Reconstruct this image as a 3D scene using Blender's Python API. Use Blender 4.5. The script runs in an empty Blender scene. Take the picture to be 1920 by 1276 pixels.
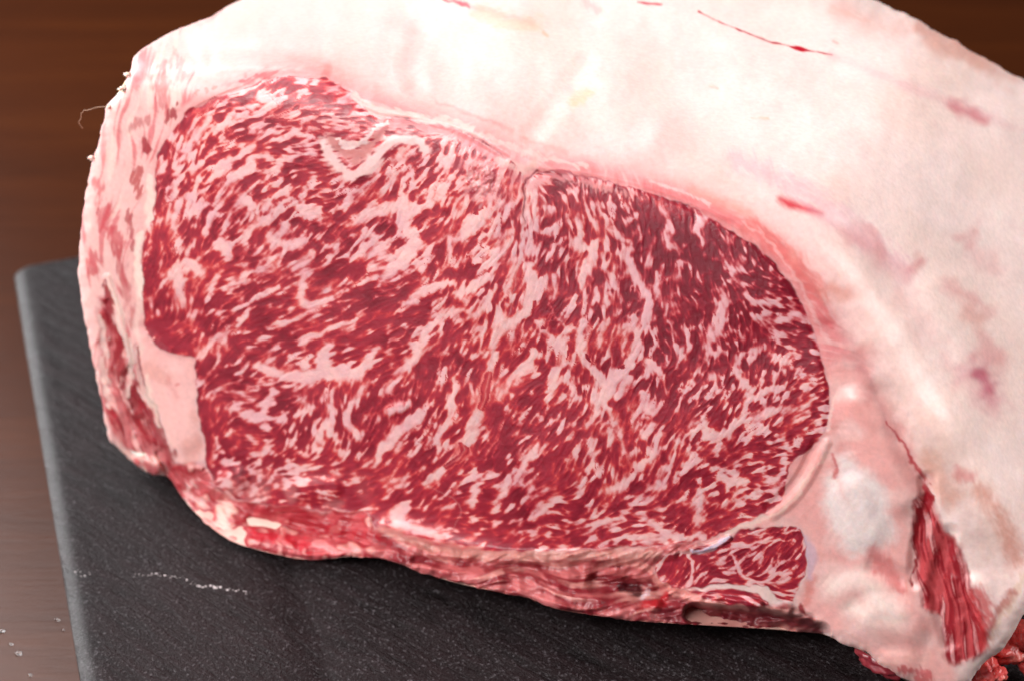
import bpy, math, random
import numpy as np
from mathutils import Vector, Matrix

# ------------------------------------------------------------------ camera
PITCH = math.radians(35.0)
CAM_Z = 0.343                      # slate top lies at z = 0.012, the table at z = 0
FPX = 1920 * 50 / 36.0             # focal length in photo pixels
SLATE_Z = 0.012
f_ = np.array([0, math.cos(PITCH), -math.sin(PITCH)])
r_ = np.array([1.0, 0, 0])
q_ = np.cross(r_, f_)
CP = np.array([0, 0, CAM_Z])
sc = bpy.context.scene
cd = bpy.data.cameras.new("camera"); cam = bpy.data.objects.new("camera", cd)
sc.collection.objects.link(cam); sc.camera = cam
cam.location = CP; cam.rotation_euler = (math.pi / 2 - PITCH, 0, 0)
cd.lens = 50; cd.sensor_width = 36; cd.clip_start = 0.01; cd.clip_end = 50
cd.dof.use_dof = True; cd.dof.focus_distance = 0.408; cd.dof.aperture_fstop = 9

# ------------------------------------------------------------------ light
w = bpy.data.worlds.new("World"); sc.world = w; w.use_nodes = True
w.node_tree.nodes["Background"].inputs[0].default_value = (0.75, 0.8, 0.95, 1)
w.node_tree.nodes["Background"].inputs[1].default_value = 0.02
sc.view_settings.view_transform = 'Standard'; sc.view_settings.look = 'None'
sc.view_settings.exposure = 0.0; sc.view_settings.gamma = 1

def area(name, loc, target, size, power, col, sy=None):
    l = bpy.data.lights.new(name, 'AREA'); l.energy = power; l.color = col
    l.shape = 'RECTANGLE'; l.size = size; l.size_y = sy or size
    o = bpy.data.objects.new(name, l); sc.collection.objects.link(o)
    o.location = loc
    o.rotation_euler = (Vector(target) - Vector(loc)).to_track_quat('-Z', 'Y').to_euler()
    return o
area("key_softbox", (-0.60, 0.84, 1.06), (0.0, 0.38, 0.08), 0.7, 8.0, (1.0, 0.985, 0.99))
area("fill_softbox", (-0.72, -0.06, 0.80), (0.0, 0.36, 0.08), 0.55, 16.5, (1.0, 0.965, 0.95))

area("rim_softbox", (-0.92, 1.05, 0.46), (-0.15, 0.36, 0.05), 0.5, 11, (0.97, 0.985, 1.0))
area("added_front_fill", (-0.80, -0.55, 0.05), (0.0, 0.36, 0.06), 0.7, 4.5, (0.93, 0.95, 1.0))  # lamp added low in front for wet glints on the cut face
area("added_right_fill", (0.90, 0.30, 0.66), (0.18, 0.42, 0.10), 0.5, 9, (1.0, 0.985, 0.97))  # lamp added on the right to brighten the outer fat

# ------------------------------------------------------------------ helpers
C = sc.collection
def obj(name, me, parent=None):
    o = bpy.data.objects.new(name, me); C.objects.link(o)
    if parent: o.parent = parent
    return o
def thing(name, label, cat, group=None, loc=(0, 0, 0)):
    o = bpy.data.objects.new(name, None); C.objects.link(o); o.location = loc
    o.empty_display_size = 0.02
    o['label'] = label; o['category'] = cat
    if group: o['group'] = group
    return o
def tag(o, label, cat, group=None):
    o['label'] = label; o['category'] = cat
    if group: o['group'] = group
def s2l(c):
    c = np.asarray(c, float) / 255
    return np.where(c <= .04045, c / 12.92, ((c + .055) / 1.055) ** 2.4)
def rays(u, v):
    u = np.asarray(u, float)[..., None]; v = np.asarray(v, float)[..., None]
    return f_ + r_ * (u - 960) / FPX + q_ * (638 - v) / FPX
def at_z(u, v, z):
    R = rays(u, v); return CP + R * (z - CAM_Z) / R[..., 2:3]
def mesh_np(name, co, quads, smooth=True):
    me = bpy.data.meshes.new(name)
    me.vertices.add(len(co)); me.vertices.foreach_set('co', co.astype(np.float32).ravel())
    n = len(quads); k = quads.shape[1]
    me.loops.add(n * k); me.loops.foreach_set('vertex_index', quads.astype(np.int32).ravel())
    me.polygons.add(n); me.polygons.foreach_set('loop_start', np.arange(0, n * k, k, dtype=np.int32))
    me.polygons.foreach_set('loop_total', np.full(n, k, np.int32))
    me.polygons.foreach_set('use_smooth', np.full(n, smooth, bool))
    me.update(); return me
def sm(x, a=0., b=1.):
    t = np.clip((x - a) / (b - a), 0, 1); return t * t * (3 - 2 * t)

# ------------------------------------------------------------------ meat fields (a fine sheet over the cut face and fat)
S = 1.8
rng = np.random.RandomState(7)
us = np.arange(110, 2112, S); vs = np.arange(-150, 1390, S)
U, V = np.meshgrid(us, vs); H, W = U.shape

def gauss(sig, sigy=None):
    sigy = sigy or sig
    n = rng.randn(H, W)
    fy = np.fft.fftfreq(H)[:, None]; fx = np.fft.rfftfreq(W)[None]
    g = np.exp(-2 * (math.pi ** 2) * ((fx * sig / S) ** 2 + (fy * sigy / S) ** 2))
    n = np.fft.irfft2(np.fft.rfft2(n) * g, s=(H, W)); return n / n.std()
def blur(a, sig):
    fy = np.fft.fftfreq(H)[:, None]; fx = np.fft.rfftfreq(W)[None]
    return np.fft.irfft2(np.fft.rfft2(a) * np.exp(-2 * (math.pi ** 2) * (sig / S) ** 2 * (fx ** 2 + fy ** 2)), s=(H, W))
def spl(pts, step=9.):
    """Catmull-Rom through the points; extra columns (radius) are carried along"""
    p = np.asarray(pts, float)
    if len(p) < 2: return p
    if len(p) == 2:
        n = 2; return p
    q = np.vstack([2 * p[0] - p[1], p, 2 * p[-1] - p[-2]]); out = []
    for i in range(1, len(q) - 2):
        L = np.hypot(*(q[i + 1, :2] - q[i, :2])); n = max(2, int(L / step))
        t = np.linspace(0, 1, n, endpoint=False)[:, None]
        a, b, c, d = q[i - 1], q[i], q[i + 1], q[i + 2]
        out.append(.5 * (2 * b + (c - a) * t + (2 * a - 5 * b + 4 * c - d) * t * t + (3 * b - a - 3 * c + d) * t ** 3))
    out.append(p[-1:]); return np.vstack(out)
def stroke(pts, pad, wob=True):
    """signed inside-distance (radius minus distance) of a tapering stroke, in a window"""
    p = spl([(x, y, w) for x, y, w in pts])
    m = p[:, 2].max() + pad
    i0 = max(0, int((p[:, 1].min() - m - vs[0]) / S)); i1 = min(H, int((p[:, 1].max() + m - vs[0]) / S) + 2)
    j0 = max(0, int((p[:, 0].min() - m - us[0]) / S)); j1 = min(W, int((p[:, 0].max() + m - us[0]) / S) + 2)
    if i1 <= i0 or j1 <= j0: return None
    sl = (slice(i0, i1), slice(j0, j1)); x = (UW if wob else U)[sl]; y = (VW if wob else V)[sl]
    best = np.full(x.shape, -1e9)
    if len(p) == 1: return sl, p[0, 2] - np.hypot(x - p[0, 0], y - p[0, 1])
    for a, b in zip(p[:-1], p[1:]):
        dx, dy = b[:2] - a[:2]; l2 = dx * dx + dy * dy + 1e-6
        t = np.clip(((x - a[0]) * dx + (y - a[1]) * dy) / l2, 0, 1)
        np.maximum(best, a[2] + (b[2] - a[2]) * t - np.hypot(x - a[0] - t * dx, y - a[1] - t * dy), out=best)
    return sl, best
def polysd(poly, pad=30, smooth=True, uu=None, vv=None):
    """signed distance to a closed outline, negative inside"""
    p = np.asarray(poly, float)
    if smooth:
        p = spl(np.vstack([p, p[:1]]), 14)
    else: p = np.vstack([p, p[:1]])
    uu = U if uu is None else uu; vv = V if vv is None else vv
    i0 = max(0, int((p[:, 1].min() - pad - vs[0]) / S)); i1 = min(H, int((p[:, 1].max() + pad - vs[0]) / S) + 2)
    j0 = max(0, int((p[:, 0].min() - pad - us[0]) / S)); j1 = min(W, int((p[:, 0].max() + pad - us[0]) / S) + 2)
    x = uu[i0:i1, j0:j1].astype(np.float32); y = vv[i0:i1, j0:j1].astype(np.float32)
    d2 = np.full(x.shape, 1e9, np.float32); ins = np.zeros(x.shape, bool)
    for a, b in zip(p[:-1], p[1:]):
        dx, dy = b - a; l2 = dx * dx + dy * dy + 1e-9
        if l2 < 1e-6: continue
        t = np.clip(((x - a[0]) * dx + (y - a[1]) * dy) / l2, 0, 1)
        np.minimum(d2, (x - a[0] - t * dx) ** 2 + (y - a[1] - t * dy) ** 2, out=d2)
        if abs(dy) > 1e-9:
            c = ((a[1] > y) != (b[1] > y)) & (x < dx * (y - a[1]) / dy + a[0]); ins ^= c
    out = np.full((H, W), float(pad)); d = np.sqrt(d2)
    out[i0:i1, j0:j1] = np.where(ins, -d, d); return out

# gentle wobble so no traced outline is too clean
WX = 2.2 * gauss(9) + 1.1 * gauss(3.5); WY = 2.2 * gauss(9) + 1.1 * gauss(3.5)
UW = U + WX; VW = V + WY

OUT = [(2090, -80), (1980, 185), (1920, 150), (1860, 118), (1790, 78), (1720, 38), (1640, 0), (1540, -50), (1380, -100), (1150, -130), (900, -130),
       (640, -80), (520, -32), (450, 0), (380, 38), (315, 64), (275, 84), (254, 104), (247, 122), (241, 140), (232, 158), (218, 182), (200, 200), (196, 222), (184, 262),
       (175, 300), (165, 342), (155, 385), (152, 425), (148, 470), (148, 520), (153, 570), (163, 625), (177, 690), (188, 740), (197, 795),
       (206, 824), (228, 845), (262, 878), (290, 888), (312, 890), (330, 912), (352, 945), (385, 978), (412, 1000), (450, 1020), (500, 1034), (560, 1047),
       (610, 1048), (660, 1043), (710, 1045), (760, 1060), (840, 1088), (930, 1108), (990, 1120), (1040, 1140), (1110, 1152), (1200, 1163), (1300, 1170),
       (1420, 1177), (1500, 1183), (1545, 1188), (1580, 1205), (1622, 1222), (1655, 1250), (1690, 1272), (1740, 1290), (1780, 1300), (1815, 1282), (1842, 1245), (1880, 1215), (1912, 1165), (1945, 1105), (2020, 1000), (2090, 900)]
OUT[0] = (2090, 300)
U2 = U + 0.5 * WX; V2 = V + 0.5 * WY
sdo = polysd(OUT, pad=3000, uu=U2, vv=V2)

# ---- fibre direction, fat share, coarseness, disorder : control points
CT = [  # x, y, angle(deg, up-right positive), fat share, coarseness, disorder
 (330,300,60,.5,.5,0),(450,200,32,.5,.6,0),(550,160,12,.45,.4,0),(600,210,-5,.45,.2,0),(520,260,22,.45,.5,0),(400,300,48,.5,.7,0),(290,400,86,.5,.4,0),
 (350,450,72,.5,.7,0),(310,560,75,.4,.5,.2),(330,640,30,.2,.5,.3),(450,350,46,.55,.7,0),(520,430,48,.5,.8,.1),(600,330,20,.5,.5,0),(570,290,12,.4,.3,0),(560,350,38,.4,.5,0),
 (650,400,33,.5,.7,0),(750,350,55,.45,.7,0),(800,400,47,.55,.8,0),(880,330,62,.6,.3,.3),(930,380,64,.6,.4,0),(900,450,50,.55,.7,0),
 (850,520,40,.45,.7,0),(700,480,40,.55,.9,0),(600,500,33,.45,.5,0),(450,500,34,.35,.4,.1),(500,580,28,.25,.4,0),(420,620,45,.3,.4,0),(600,600,20,.3,.4,0),
 (700,570,24,.3,.5,0),(800,560,28,.35,.6,0),(880,560,45,.45,.5,0),(500,650,14,.35,.5,0),(600,680,22,.4,.6,0),(700,640,24,.3,.4,0),(450,730,12,.4,.4,.2),
 (500,760,28,.45,.5,.2),(600,760,76,.45,.4,.2),(650,760,82,.4,.6,0),(700,800,60,.3,.6,0),(560,800,65,.45,.5,.3),(480,830,18,.45,.5,.5),(400,780,85,.2,.4,.2),
 (450,880,40,.5,.6,.7),(600,900,5,.45,.5,.4),(560,950,-8,.3,.5,.4),(740,860,52,.3,.6,0),(720,720,52,.3,.5,0),(800,680,58,.3,.5,0),(860,700,72,.45,.6,0),(900,720,75,.3,.6,0),
 (860,820,55,.3,.5,0),(800,900,40,.3,.5,0),(960,560,66,.45,.4,0),(940,640,62,.5,.5,0),(980,690,50,.3,.5,0),(1000,770,50,.25,.5,0),(950,850,56,.3,.6,0),
 (880,940,28,.4,.5,.2),(1000,930,40,.4,.6,0),(960,990,10,.4,.5,0),(975,400,84,.65,.3,0),(965,480,76,.6,.3,0),
 (1040,350,150,.6,.15,.4),(1100,345,110,.5,.15,.3),(1050,400,98,.5,.4,0),(1100,430,102,.5,.6,0),(1050,480,95,.5,.5,0),(1150,390,105,.35,.5,0),(1200,480,92,.3,.6,0),(1250,410,108,.2,.4,0),
 (1300,450,108,.13,.4,.1),(1400,500,120,.13,.35,.4),(1480,560,150,.25,.4,.4),(1510,630,160,.32,.35,.7),(1350,550,110,.22,.5,.3),(1200,560,90,.42,.6,0),(1120,560,84,.45,.6,0),
 (1050,620,72,.5,.7,0),(1090,680,68,.45,.6,0),(1170,700,76,.6,.8,0),(1250,650,84,.42,.5,.3),(1300,700,80,.45,.5,.3),(1400,640,110,.35,.4,.7),(1460,700,60,.42,.3,.8),(1520,730,20,.45,.3,.7),
 (1510,790,8,.4,.4,.3),(1430,800,28,.45,.6,.3),(1350,780,55,.45,.6,.1),(1250,780,66,.4,.6,0),(1200,830,66,.4,.6,0),(1100,800,56,.35,.6,0),(1050,850,52,.3,.6,0),(1150,900,52,.4,.6,0),
 (1250,900,52,.35,.5,.2),(1350,860,25,.42,.45,.3),(1440,850,15,.4,.4,.4),(1400,900,22,.45,.5,.3),(1390,960,28,.35,.35,.5),(1300,960,35,.35,.5,.2),(1200,985,14,.45,.5,.1),(1060,985,14,.45,.5,0),(900,1000,6,.45,.5,0),
 (220,300,88,.5,.4,0),(200,600,-72,.5,.4,0),(250,780,-66,.3,.6,0),(300,850,-55,.4,.5,0),(170,500,88,.5,.4,0),(280,150,74,.5,.3,0),(330,130,60,.5,.3,0),
 (420,960,-40,.5,.5,.3),(500,1010,-16,.3,.4,.1),(650,1000,-8,.3,.5,.2),(800,1060,-18,.3,.5,.1),(1000,1100,-14,.4,.5,.1),(1200,1120,-8,.3,.4,.1),
 (1380,1020,24,.4,.5,.1),(1450,1040,40,.4,.5,.4),(1420,1110,-20,.45,.4,.2),(1260,1080,50,.4,.4,.4),(1350,1150,-8,.5,.5,0),
 (800,180,-22,.5,.6,0),(1100,270,-17,.5,.6,0),(1350,380,-28,.5,.6,0),(1560,560,-58,.5,.6,0),(1700,780,-60,.5,.6,0),(1780,950,-62,.5,.6,0),
 (1760,1100,-76,.5,.6,0),(1850,1050,-60,.5,.6,0),(1400,100,-20,.5,.7,.4),(1700,300,-30,.5,.7,.4),(800,40,-15,.5,.7,.4),(1800,600,-50,.5,.7,.4),(1550,1000,70,.5,.6,.5)]
CT = np.array(CT, float)
cu = np.arange(us[0] - 20, us[-1] + 40, 16.); cv = np.arange(vs[0] - 20, vs[-1] + 40, 16.)
CU, CV = np.meshgrid(cu, cv)
acc = np.zeros(CU.shape + (5,)); wt = np.zeros(CU.shape)
for x, y, a, fr, scl, dis in CT:
    g = 1 / (((CU - x) ** 2 + (CV - y) ** 2) / 900 + .25) ** 1.7
    a = math.radians(a); wt += g
    acc += g[..., None] * np.array([math.cos(2 * a), math.sin(2 * a), fr, scl, dis])
acc /= wt[..., None]
fx = (U - cu[0]) / 16; fy = (V - cv[0]) / 16; ix = fx.astype(int); iy = fy.astype(int); fx = (fx - ix)[..., None]; fy = (fy - iy)[..., None]
ctl = (acc[iy, ix] * (1 - fx) + acc[iy, ix + 1] * fx) * (1 - fy) + (acc[iy + 1, ix] * (1 - fx) + acc[iy + 1, ix + 1] * fx) * fy
ang = .5 * np.arctan2(ctl[..., 1], ctl[..., 0]) + .16 * gauss(22) + .10 * gauss(9)
DX = np.cos(ang); DY = -np.sin(ang)
FR, SCL, DIS = ctl[..., 2], ctl[..., 3], ctl[..., 4]
def lic(n, L):
    """smear a noise field along the fibre direction"""
    k = int(L / S); out = n.copy(); cnt = 1.0
    for sgn in (1, -1):
        x = np.tile(np.arange(W, dtype=float), (H, 1)); y = np.tile(np.arange(H, dtype=float)[:, None], (1, W))
        px, py = DX * sgn, DY * sgn
        for i in range(k):
            x += px; y += py
            xi = np.clip(x.round().astype(np.int32), 0, W - 1); yi = np.clip(y.round().astype(np.int32), 0, H - 1)
            nx = DX[yi, xi]; ny = DY[yi, xi]; s = np.sign(nx * px + ny * py); px, py = nx * s, ny * s
            wgt = math.cos(.5 * math.pi * (i + 1) / (k + 1)); out += n[yi, xi] * wgt; cnt += wgt
    return out / out.std()
Nc = lic(gauss(4.3), 22); Nm = lic(gauss(2.7), 13); Nf = lic(gauss(1.6), 9); Nff = lic(gauss(1.0), 12)
Ni = gauss(3.6); Ni2 = gauss(6)
wc = sm(SCL, .25, .9)
N = Nc * wc + Nm * (1 - .55 * wc) * .9 + Nf * .42
N = N + .28 * Ni
N = N / np.sqrt(.08 + wc ** 2 + (.9 * (1 - .55 * wc)) ** 2 + .42 ** 2)
Nd = (Ni * .85 + Ni2 * .3 + Nf * .5); Nd /= Nd.std()
N = N * (1 - DIS) + Nd * DIS; N /= np.sqrt((1 - DIS) ** 2 + DIS ** 2)

# ---- traced veins of fat on the cut face: (x, y, half width)
VEINS = [
 [(992,360,2),(987,400,3),(978,450,3),(968,500,3),(948,560,4),(930,620,5),(922,655,6)],
 [(748,384,9),(700,398,8),(652,426,3)],[(757,375,10),(760,425,11),(788,452,7)],[(905,405,14),(880,425,13),(852,452,6)],[(785,456,12),(750,490,13),(716,530,6)],
 [(698,448,8),(680,470,8),(662,492,3)],[(848,530,6),(800,546,7),(755,578,2)],[(912,517,7),(880,538,8),(850,562,4)],
 [(990,500,8),(999,545,12),(978,592,11),(942,616,9),(924,652,8)],[(925,666,7),(914,731,9),(888,796,8),(858,856,8),(800,905,6)],[(1003,664,9),(975,698,8),(936,746,3)],
 [(880,583,4),(846,589,7),(808,610,7),(785,650,7),(766,684,6)],[(794,648,6),(762,690,5),(730,726,4),(733,752,3)],[(786,778,9),(740,815,9),(698,866,5)],
 [(850,705,4),(850,770,6),(824,820,6),(820,845,2)],[(676,726,5),(659,757,5),(651,796,6),(672,817,4)],[(623,757,4),(626,786,6),(612,800,5),(632,824,5)],
 [(615,650,8),(605,690,15),(650,700,12),(692,684,5)],[(484,688,8),(537,702,8),(600,700,10)],[(440,762,4),(480,782,8),(500,755,5)],[(370,668,6),(404,636,5),(440,612,3),(462,590,2)],
 [(414,462,13),(428,470,10)],[(333,500,6),(338,535,9),(342,580,5)],[(348,488,8),(378,512,7)],[(318,516,5),(300,542,2)],[(540,428,7),(512,452,6),(548,460,8),(572,450,4)],
 [(580,478,8),(552,505,3)],[(568,520,6),(566,560,8),(582,574,6),(612,564,5),(645,545,3)],[(455,372,9),(470,390,7)],[(502,380,6),(486,400,3)],[(555,378,3),(566,388,6),(580,402,8),(600,393,3)],
 [(388,224,6),(368,262,7),(338,282,3)],[(487,182,7),(510,198,6),(472,204,5)],[(436,214,5),(408,238,4)],[(562,212,4),(520,226,5),(468,245,3)],[(538,262,3),(556,251,4),(578,255,3)],
 [(474,274,5),(430,302,4)],[(502,290,5),(462,300,4)],[(343,295,5),(328,316,4)],[(425,298,5),(404,325,5),(384,348,3)],[(472,310,6),(432,336,6)],[(530,300,5),(500,332,3)],[(560,288,4),(520,304,4)],
 [(748,318,4),(735,345,6),(712,368,4)],[(770,318,4),(750,358,4)],[(812,350,4),(800,378,4)],[(846,338,5),(828,358,5)],[(880,372,4),(868,395,3)],[(985,372,4),(994,420,5),(993,478,5)],[(940,380,3),(925,420,4),(908,460,3)],
 [(955,430,3),(945,470,4),(920,510,2)],[(1078,456,7),(1105,470,8),(1122,458,7)],[(1112,480,8),(1096,508,6),(1090,540,3)],[(1020,436,6),(1043,428,7)],[(1047,452,5),(1025,487,4)],
 [(1180,468,4),(1183,508,8),(1208,545,6),(1214,592,9)],[(1192,600,7),(1194,640,7),(1188,668,8),(1165,700,12),(1145,718,12),(1136,752,7),(1147,782,5)],[(1175,712,10),(1158,740,9)],
 [(1093,606,5),(1088,648,6),(1110,686,8),(1130,716,9)],[(1066,648,7),(1050,690,7),(1024,762,3)],[(1012,600,6),(1030,630,5),(1060,655,6)],[(1134,730,6),(1118,765,5),(1098,797,4)],
 [(1218,676,4),(1240,700,6)],[(1208,742,6),(1220,772,6)],[(1238,815,4),(1222,858,5),(1196,875,7),(1174,902,7),(1138,918,4)],[(1155,793,5),(1168,830,4),(1170,862,5)],
 [(1323,782,4),(1326,818,5),(1375,798,6),(1402,757,6),(1440,733,6),(1470,728,3)],[(1420,657,3),(1388,668,4),(1382,705,4),(1408,730,6)],[(1458,766,5),(1430,772,7),(1402,788,3)],
 [(1338,700,6),(1345,726,4)],[(1298,850,3),(1290,870,6),(1310,862,4)],[(1350,893,7),(1378,905,8),(1402,900,4)],[(1250,420,2),(1250,440,4),(1258,472,2)],[(1277,495,3),(1272,520,4)],[(1362,492,3),(1374,512,3)],
 [(1310,425,2),(1320,455,2)],[(1396,548,2),(1428,570,4),(1462,560,3)],[(1117,540,3),(1118,560,4)],[(1140,553,3),(1142,572,3)],[(1146,430,4),(1170,445,5)],[(1178,413,3),(1196,404,4)],
 [(1120,382,2),(1127,406,3)],[(1238,380,2),(1244,400,3)],[(892,918,8),(880,942,7)],[(955,893,6),(940,925,5),(926,940,2)],[(1112,985,4),(1140,978,5),(1170,970,3)],[(1312,920,4),(1310,945,7),(1306,978,5)],
 [(1048,930,6),(1025,950,5),(1000,968,4)],[(758,950,9),(745,975,13),(775,990,9),(830,1005,6)],[(1220,980,4),(1262,1002,5)],[(1460,600,3),(1490,590,4),(1518,602,3)],[(1445,770,3),(1500,765,4),(1530,745,3)],
 [(730,770,9),(742,764,8),(757,762,7)],[(1180,1010,4),(1260,1006,5),(1320,1000,4)],[(930,540,3),(905,580,4),(880,600,3)],[(640,620,3),(672,600,3)],[(712,655,4),(690,668,3)],[(575,640,3),(610,620,4),(660,602,2)],[(500,620,3),(545,600,3),(600,575,2)],
 [(420,540,3),(460,520,3),(510,505,2)],[(470,560,3),(520,540,2)],[(365,350,4),(350,390,4)],[(330,380,3),(322,430,4)],[(400,400,5),(385,432,4)],[(436,400,4),(420,430,4)],
 [(1065,355,2),(1080,380,2)],[(1005,355,6),(1003,400,5),(1008,430,4)],[(1040,520,3),(1038,560,4)],[(1150,500,3),(1150,540,4)],[(1235,520,3),(1230,560,3)],[(1285,620,4),(1290,660,4)],
 [(1440,905,4),(1462,890,5),(1470,860,4)],[(1095,900,5),(1080,930,4)],[(1120,850,4),(1100,885,4)],[(1005,830,3),(985,870,5),(965,905,4)],[(1200,935,5),(1170,955,4)],
]
PINKV = [[(1358,562,7),(1346,612,9),(1326,652,6)]]
LEANH = [  # red flecks inside the big veins
 [(360,542,6),(352,548,5)],[(1032,592,2),(1022,612,3)],[(1000,562,2),(1003,580,2)],[(1168,560,2),(1172,600,4)],[(1110,640,4),(1108,670,5)],[(1155,640,7),(1160,680,9)],[(1072,640,4),(1070,670,5)],
 [(832,398,6),(800,405,5),(784,418,3)],[(905,390,5),(890,398,3)],[(620,522,8),(600,530,9),(590,540,5)],[(1335,785,5),(1350,795,3)],[(1180,880,4),(1172,860,5)],[(680,560,5),(740,545,3)],
 [(290,430,6),(292,470,8),(285,520,8)],[(310,440,5),(318,490,6)],[(296,560,8),(302,556,7)],[(300,620,12),(330,645,14),(350,650,8)],[(385,760,8),(388,820,9),(392,860,6)],[(1175,800,6),(1180,820,5)],
 [(560,190,3),(600,195,4)],[(500,225,3),(560,228,3)],[(330,245,2),(350,222,2),(380,200,2),(425,183,2)],[(293,300,2),(291,340,2),(290,390,2)],[(905,760,6),(920,700,5)],[(748,742,6),(700,770,7)],[(845,872,8),(870,840,6)],
]
D = np.full((H, W), -60.)
for s_ in VEINS + PINKV:
    r = stroke(s_, 22)
    if r: np.maximum(D[r[0]], r[1], out=D[r[0]])
DH = np.full((H, W), -60.)
for s_ in LEANH:
    r = stroke(s_, 22)
    if r: np.maximum(DH[r[0]], r[1], out=DH[r[0]])
K = 7.5
thr = np.vectorize(lambda p: 0.0)(0.)  # placeholder for the threshold (normal quantile below)
def nq(p):  # approx inverse normal cdf
    p = np.clip(p, .01, .99); t = np.sqrt(-2 * np.log(np.minimum(p, 1 - p)))
    x = t - (2.515517 + .802853 * t + .010328 * t * t) / (1 + 1.432788 * t + .189269 * t * t + .001308 * t ** 3)
    return np.where(p > .5, x, -x)
FRn = np.clip(FR * 1.12 - .02 - .10 + .05 * gauss(40), .03, .60)
Cn = (N + nq(FRn)) * K * (.6 + .4 * SCL)
Cn = np.where((D < 0) & (D > -7), Cn - (7 + D) * .45, Cn)       # a lean margin round each traced vein
Cs = D * 1.25 + 4.8 + 1.6 * N + 1.2 * Nf + .8 * Ni
MC = np.maximum(Cn, Cs)
MC = np.minimum(MC, np.where(DH > -8, -(DH + 1.6 * Nf + 1.2 * N), 60.) )
# fibrous comb: lean fades softly over the fat on one side only
MCs = MC.copy()
for k_ in (1, 2, 3, 4):
    xi = np.clip((np.arange(W)[None] + DX * k_ / 1.0 * np.sign(DY + 1e-6)).round().astype(int), 0, W - 1)
    yi = np.clip((np.arange(H)[:, None] + DY * k_ / 1.0 * np.sign(DY + 1e-6)).round().astype(int), 0, H - 1)
    MCs = np.minimum(MCs, MC[yi, xi] + k_ * 1.6)
strand = np.clip(1 - np.abs(lic(gauss(3.6), 34) + .25 * Nf) / .16, 0, 1) * sm(gauss(18), -.4, .9) * sm(-D, -1, 3)
thread_ = np.clip(1 - np.abs(lic(gauss(3.2), 26) + .2 * Nf) / .13, 0, 1) * sm(gauss(18), -.3, .9)
MC = MC * .5 + MCs * .5 + .8 * Nff + .6 * Nf
MC = np.where(D > 1.5, np.maximum(MC, np.minimum(D * 1.1 + .8 * Nf, 60)) - np.where(DH > -3, 9., 0), MC)
MC = np.where(MC > 0, MC - strand * (MC + 4.5), MC + thread_ * .55 * (1 - .7 * np.exp(-((U - 1360) ** 2 + (V - 490) ** 2) / 150 ** 2)) * (2.2 - MC) * sm(-MC, 1, 4))
MARB = np.clip(.5 + MC / (19 * (1 + .9 * sm(gauss(16) + .5 * gauss(6), -.3, 1.6))), 0, 1)

# ---- regions
CAPM = [(986,347),(978,322),(950,295),(905,262),(850,242),(790,226),(745,222),(712,212),(684,192),(650,168),(620,152),(560,145),(505,150),(455,168),(405,182),(365,202),(338,228),(312,262),(297,288),
        (293,330),(291,370),(286,412),(272,432),(267,480),(266,560),(273,618),(298,655),(340,668),(366,668),(366,700),(370,760),(380,820),(390,880),(425,925),(500,945),(600,955),(690,962),(705,985),(760,1008),(830,1022),(846,1000),(860,940),
        (800,905),(858,856),(888,796),(914,731),(925,650),(950,600),(965,540),(972,470),(980,420)]
EYEM = [(988,347),(1012,324),(1060,326),(1120,336),(1190,353),(1260,376),(1330,408),(1390,444),(1436,478),(1480,530),(1512,590),(1532,640),(1547,700),(1554,750),(1548,800),(1530,828),(1508,850),(1478,868),(1476,900),(1460,940),(1425,968),
        (1370,992),(1300,1012),(1200,1022),(1060,1030),(960,1032),(830,1022),(846,1000),(860,940),(800,905),(858,856),(888,796),(914,731),(925,650),(950,600),(965,540),(972,470),(980,420)]
SMALLM = [(1368,1008),(1400,992),(1440,986),(1490,988),(1504,1000),(1514,1020),(1512,1052),(1500,1090),(1482,1132),(1460,1122),(1440,1100),(1400,1098),(1350,1094),(1300,1100),(1262,1100),(1232,1078),(1230,1048),(1290,1038),(1330,1030)]
LOWM = [(1290,1106),(1350,1104),(1400,1110),(1440,1126),(1430,1134),(1380,1132),(1330,1124)]
sd_cap = polysd(CAPM, uu=U + WX * .7, vv=V + WY * .7); sd_eye = polysd(EYEM, uu=U + WX * .7, vv=V + WY * .7)
sd_sm = polysd(SMALLM, uu=UW, vv=VW); sd_lo = polysd(LOWM, uu=UW, vv=VW)
LEANSTRIP = [(186,560),(200,560),(214,600),(232,650),(246,690),(262,740),(290,800),(318,850),(326,880),(300,880),(250,850),(215,820),(200,780),(192,720),(185,640)]
FATPATCH = [(254,640),(268,622),(296,658),(340,672),(364,672),(366,740),(376,800),(386,860),(372,868),(330,866),(316,828),(296,776),(272,730),(258,690)]
LOWTRIM = [(330,866),(372,868),(392,884),(425,925),(500,945),(600,955),(690,962),(705,985),(700,1046),(640,1052),(560,1054),(480,1038),(400,1000),(350,960),(312,900),(318,880)]
UNDERTR = [(705,985),(760,1008),(860,1024),(960,1032),(1060,1030),(1200,1022),(1300,1012),(1330,1024),(1232,1048),(1232,1078),(1290,1104),(1440,1132),(1480,1134),(1540,1180),(1500,1192),(1300,1180),(1100,1162),(930,1118),(760,1070),(700,1050)]
FIBRE = [(1716,940),(1738,920),(1760,965),(1790,1010),(1815,1070),(1832,1130),(1850,1180),(1838,1225),(1795,1245),(1775,1225),(1765,1160),(1735,1140),(1722,1080),(1714,1020)]
SEAMR = [(1440,966),(1480,905),(1480,870),(1512,850),(1550,805),(1556,740),(1549,690),(1580,680),(1620,700),(1660,790),(1710,860),(1738,920),(1716,940),(1714,1020),(1722,1080),(1735,1140),(1765,1160),(1775,1225),(1795,1245),(1780,1310),(1690,1280),
         (1620,1225),(1545,1186),(1486,1134),(1502,1092),(1516,1050),(1512,1010),(1490,988),(1430,990),(1370,1006),(1340,1008)]
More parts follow.
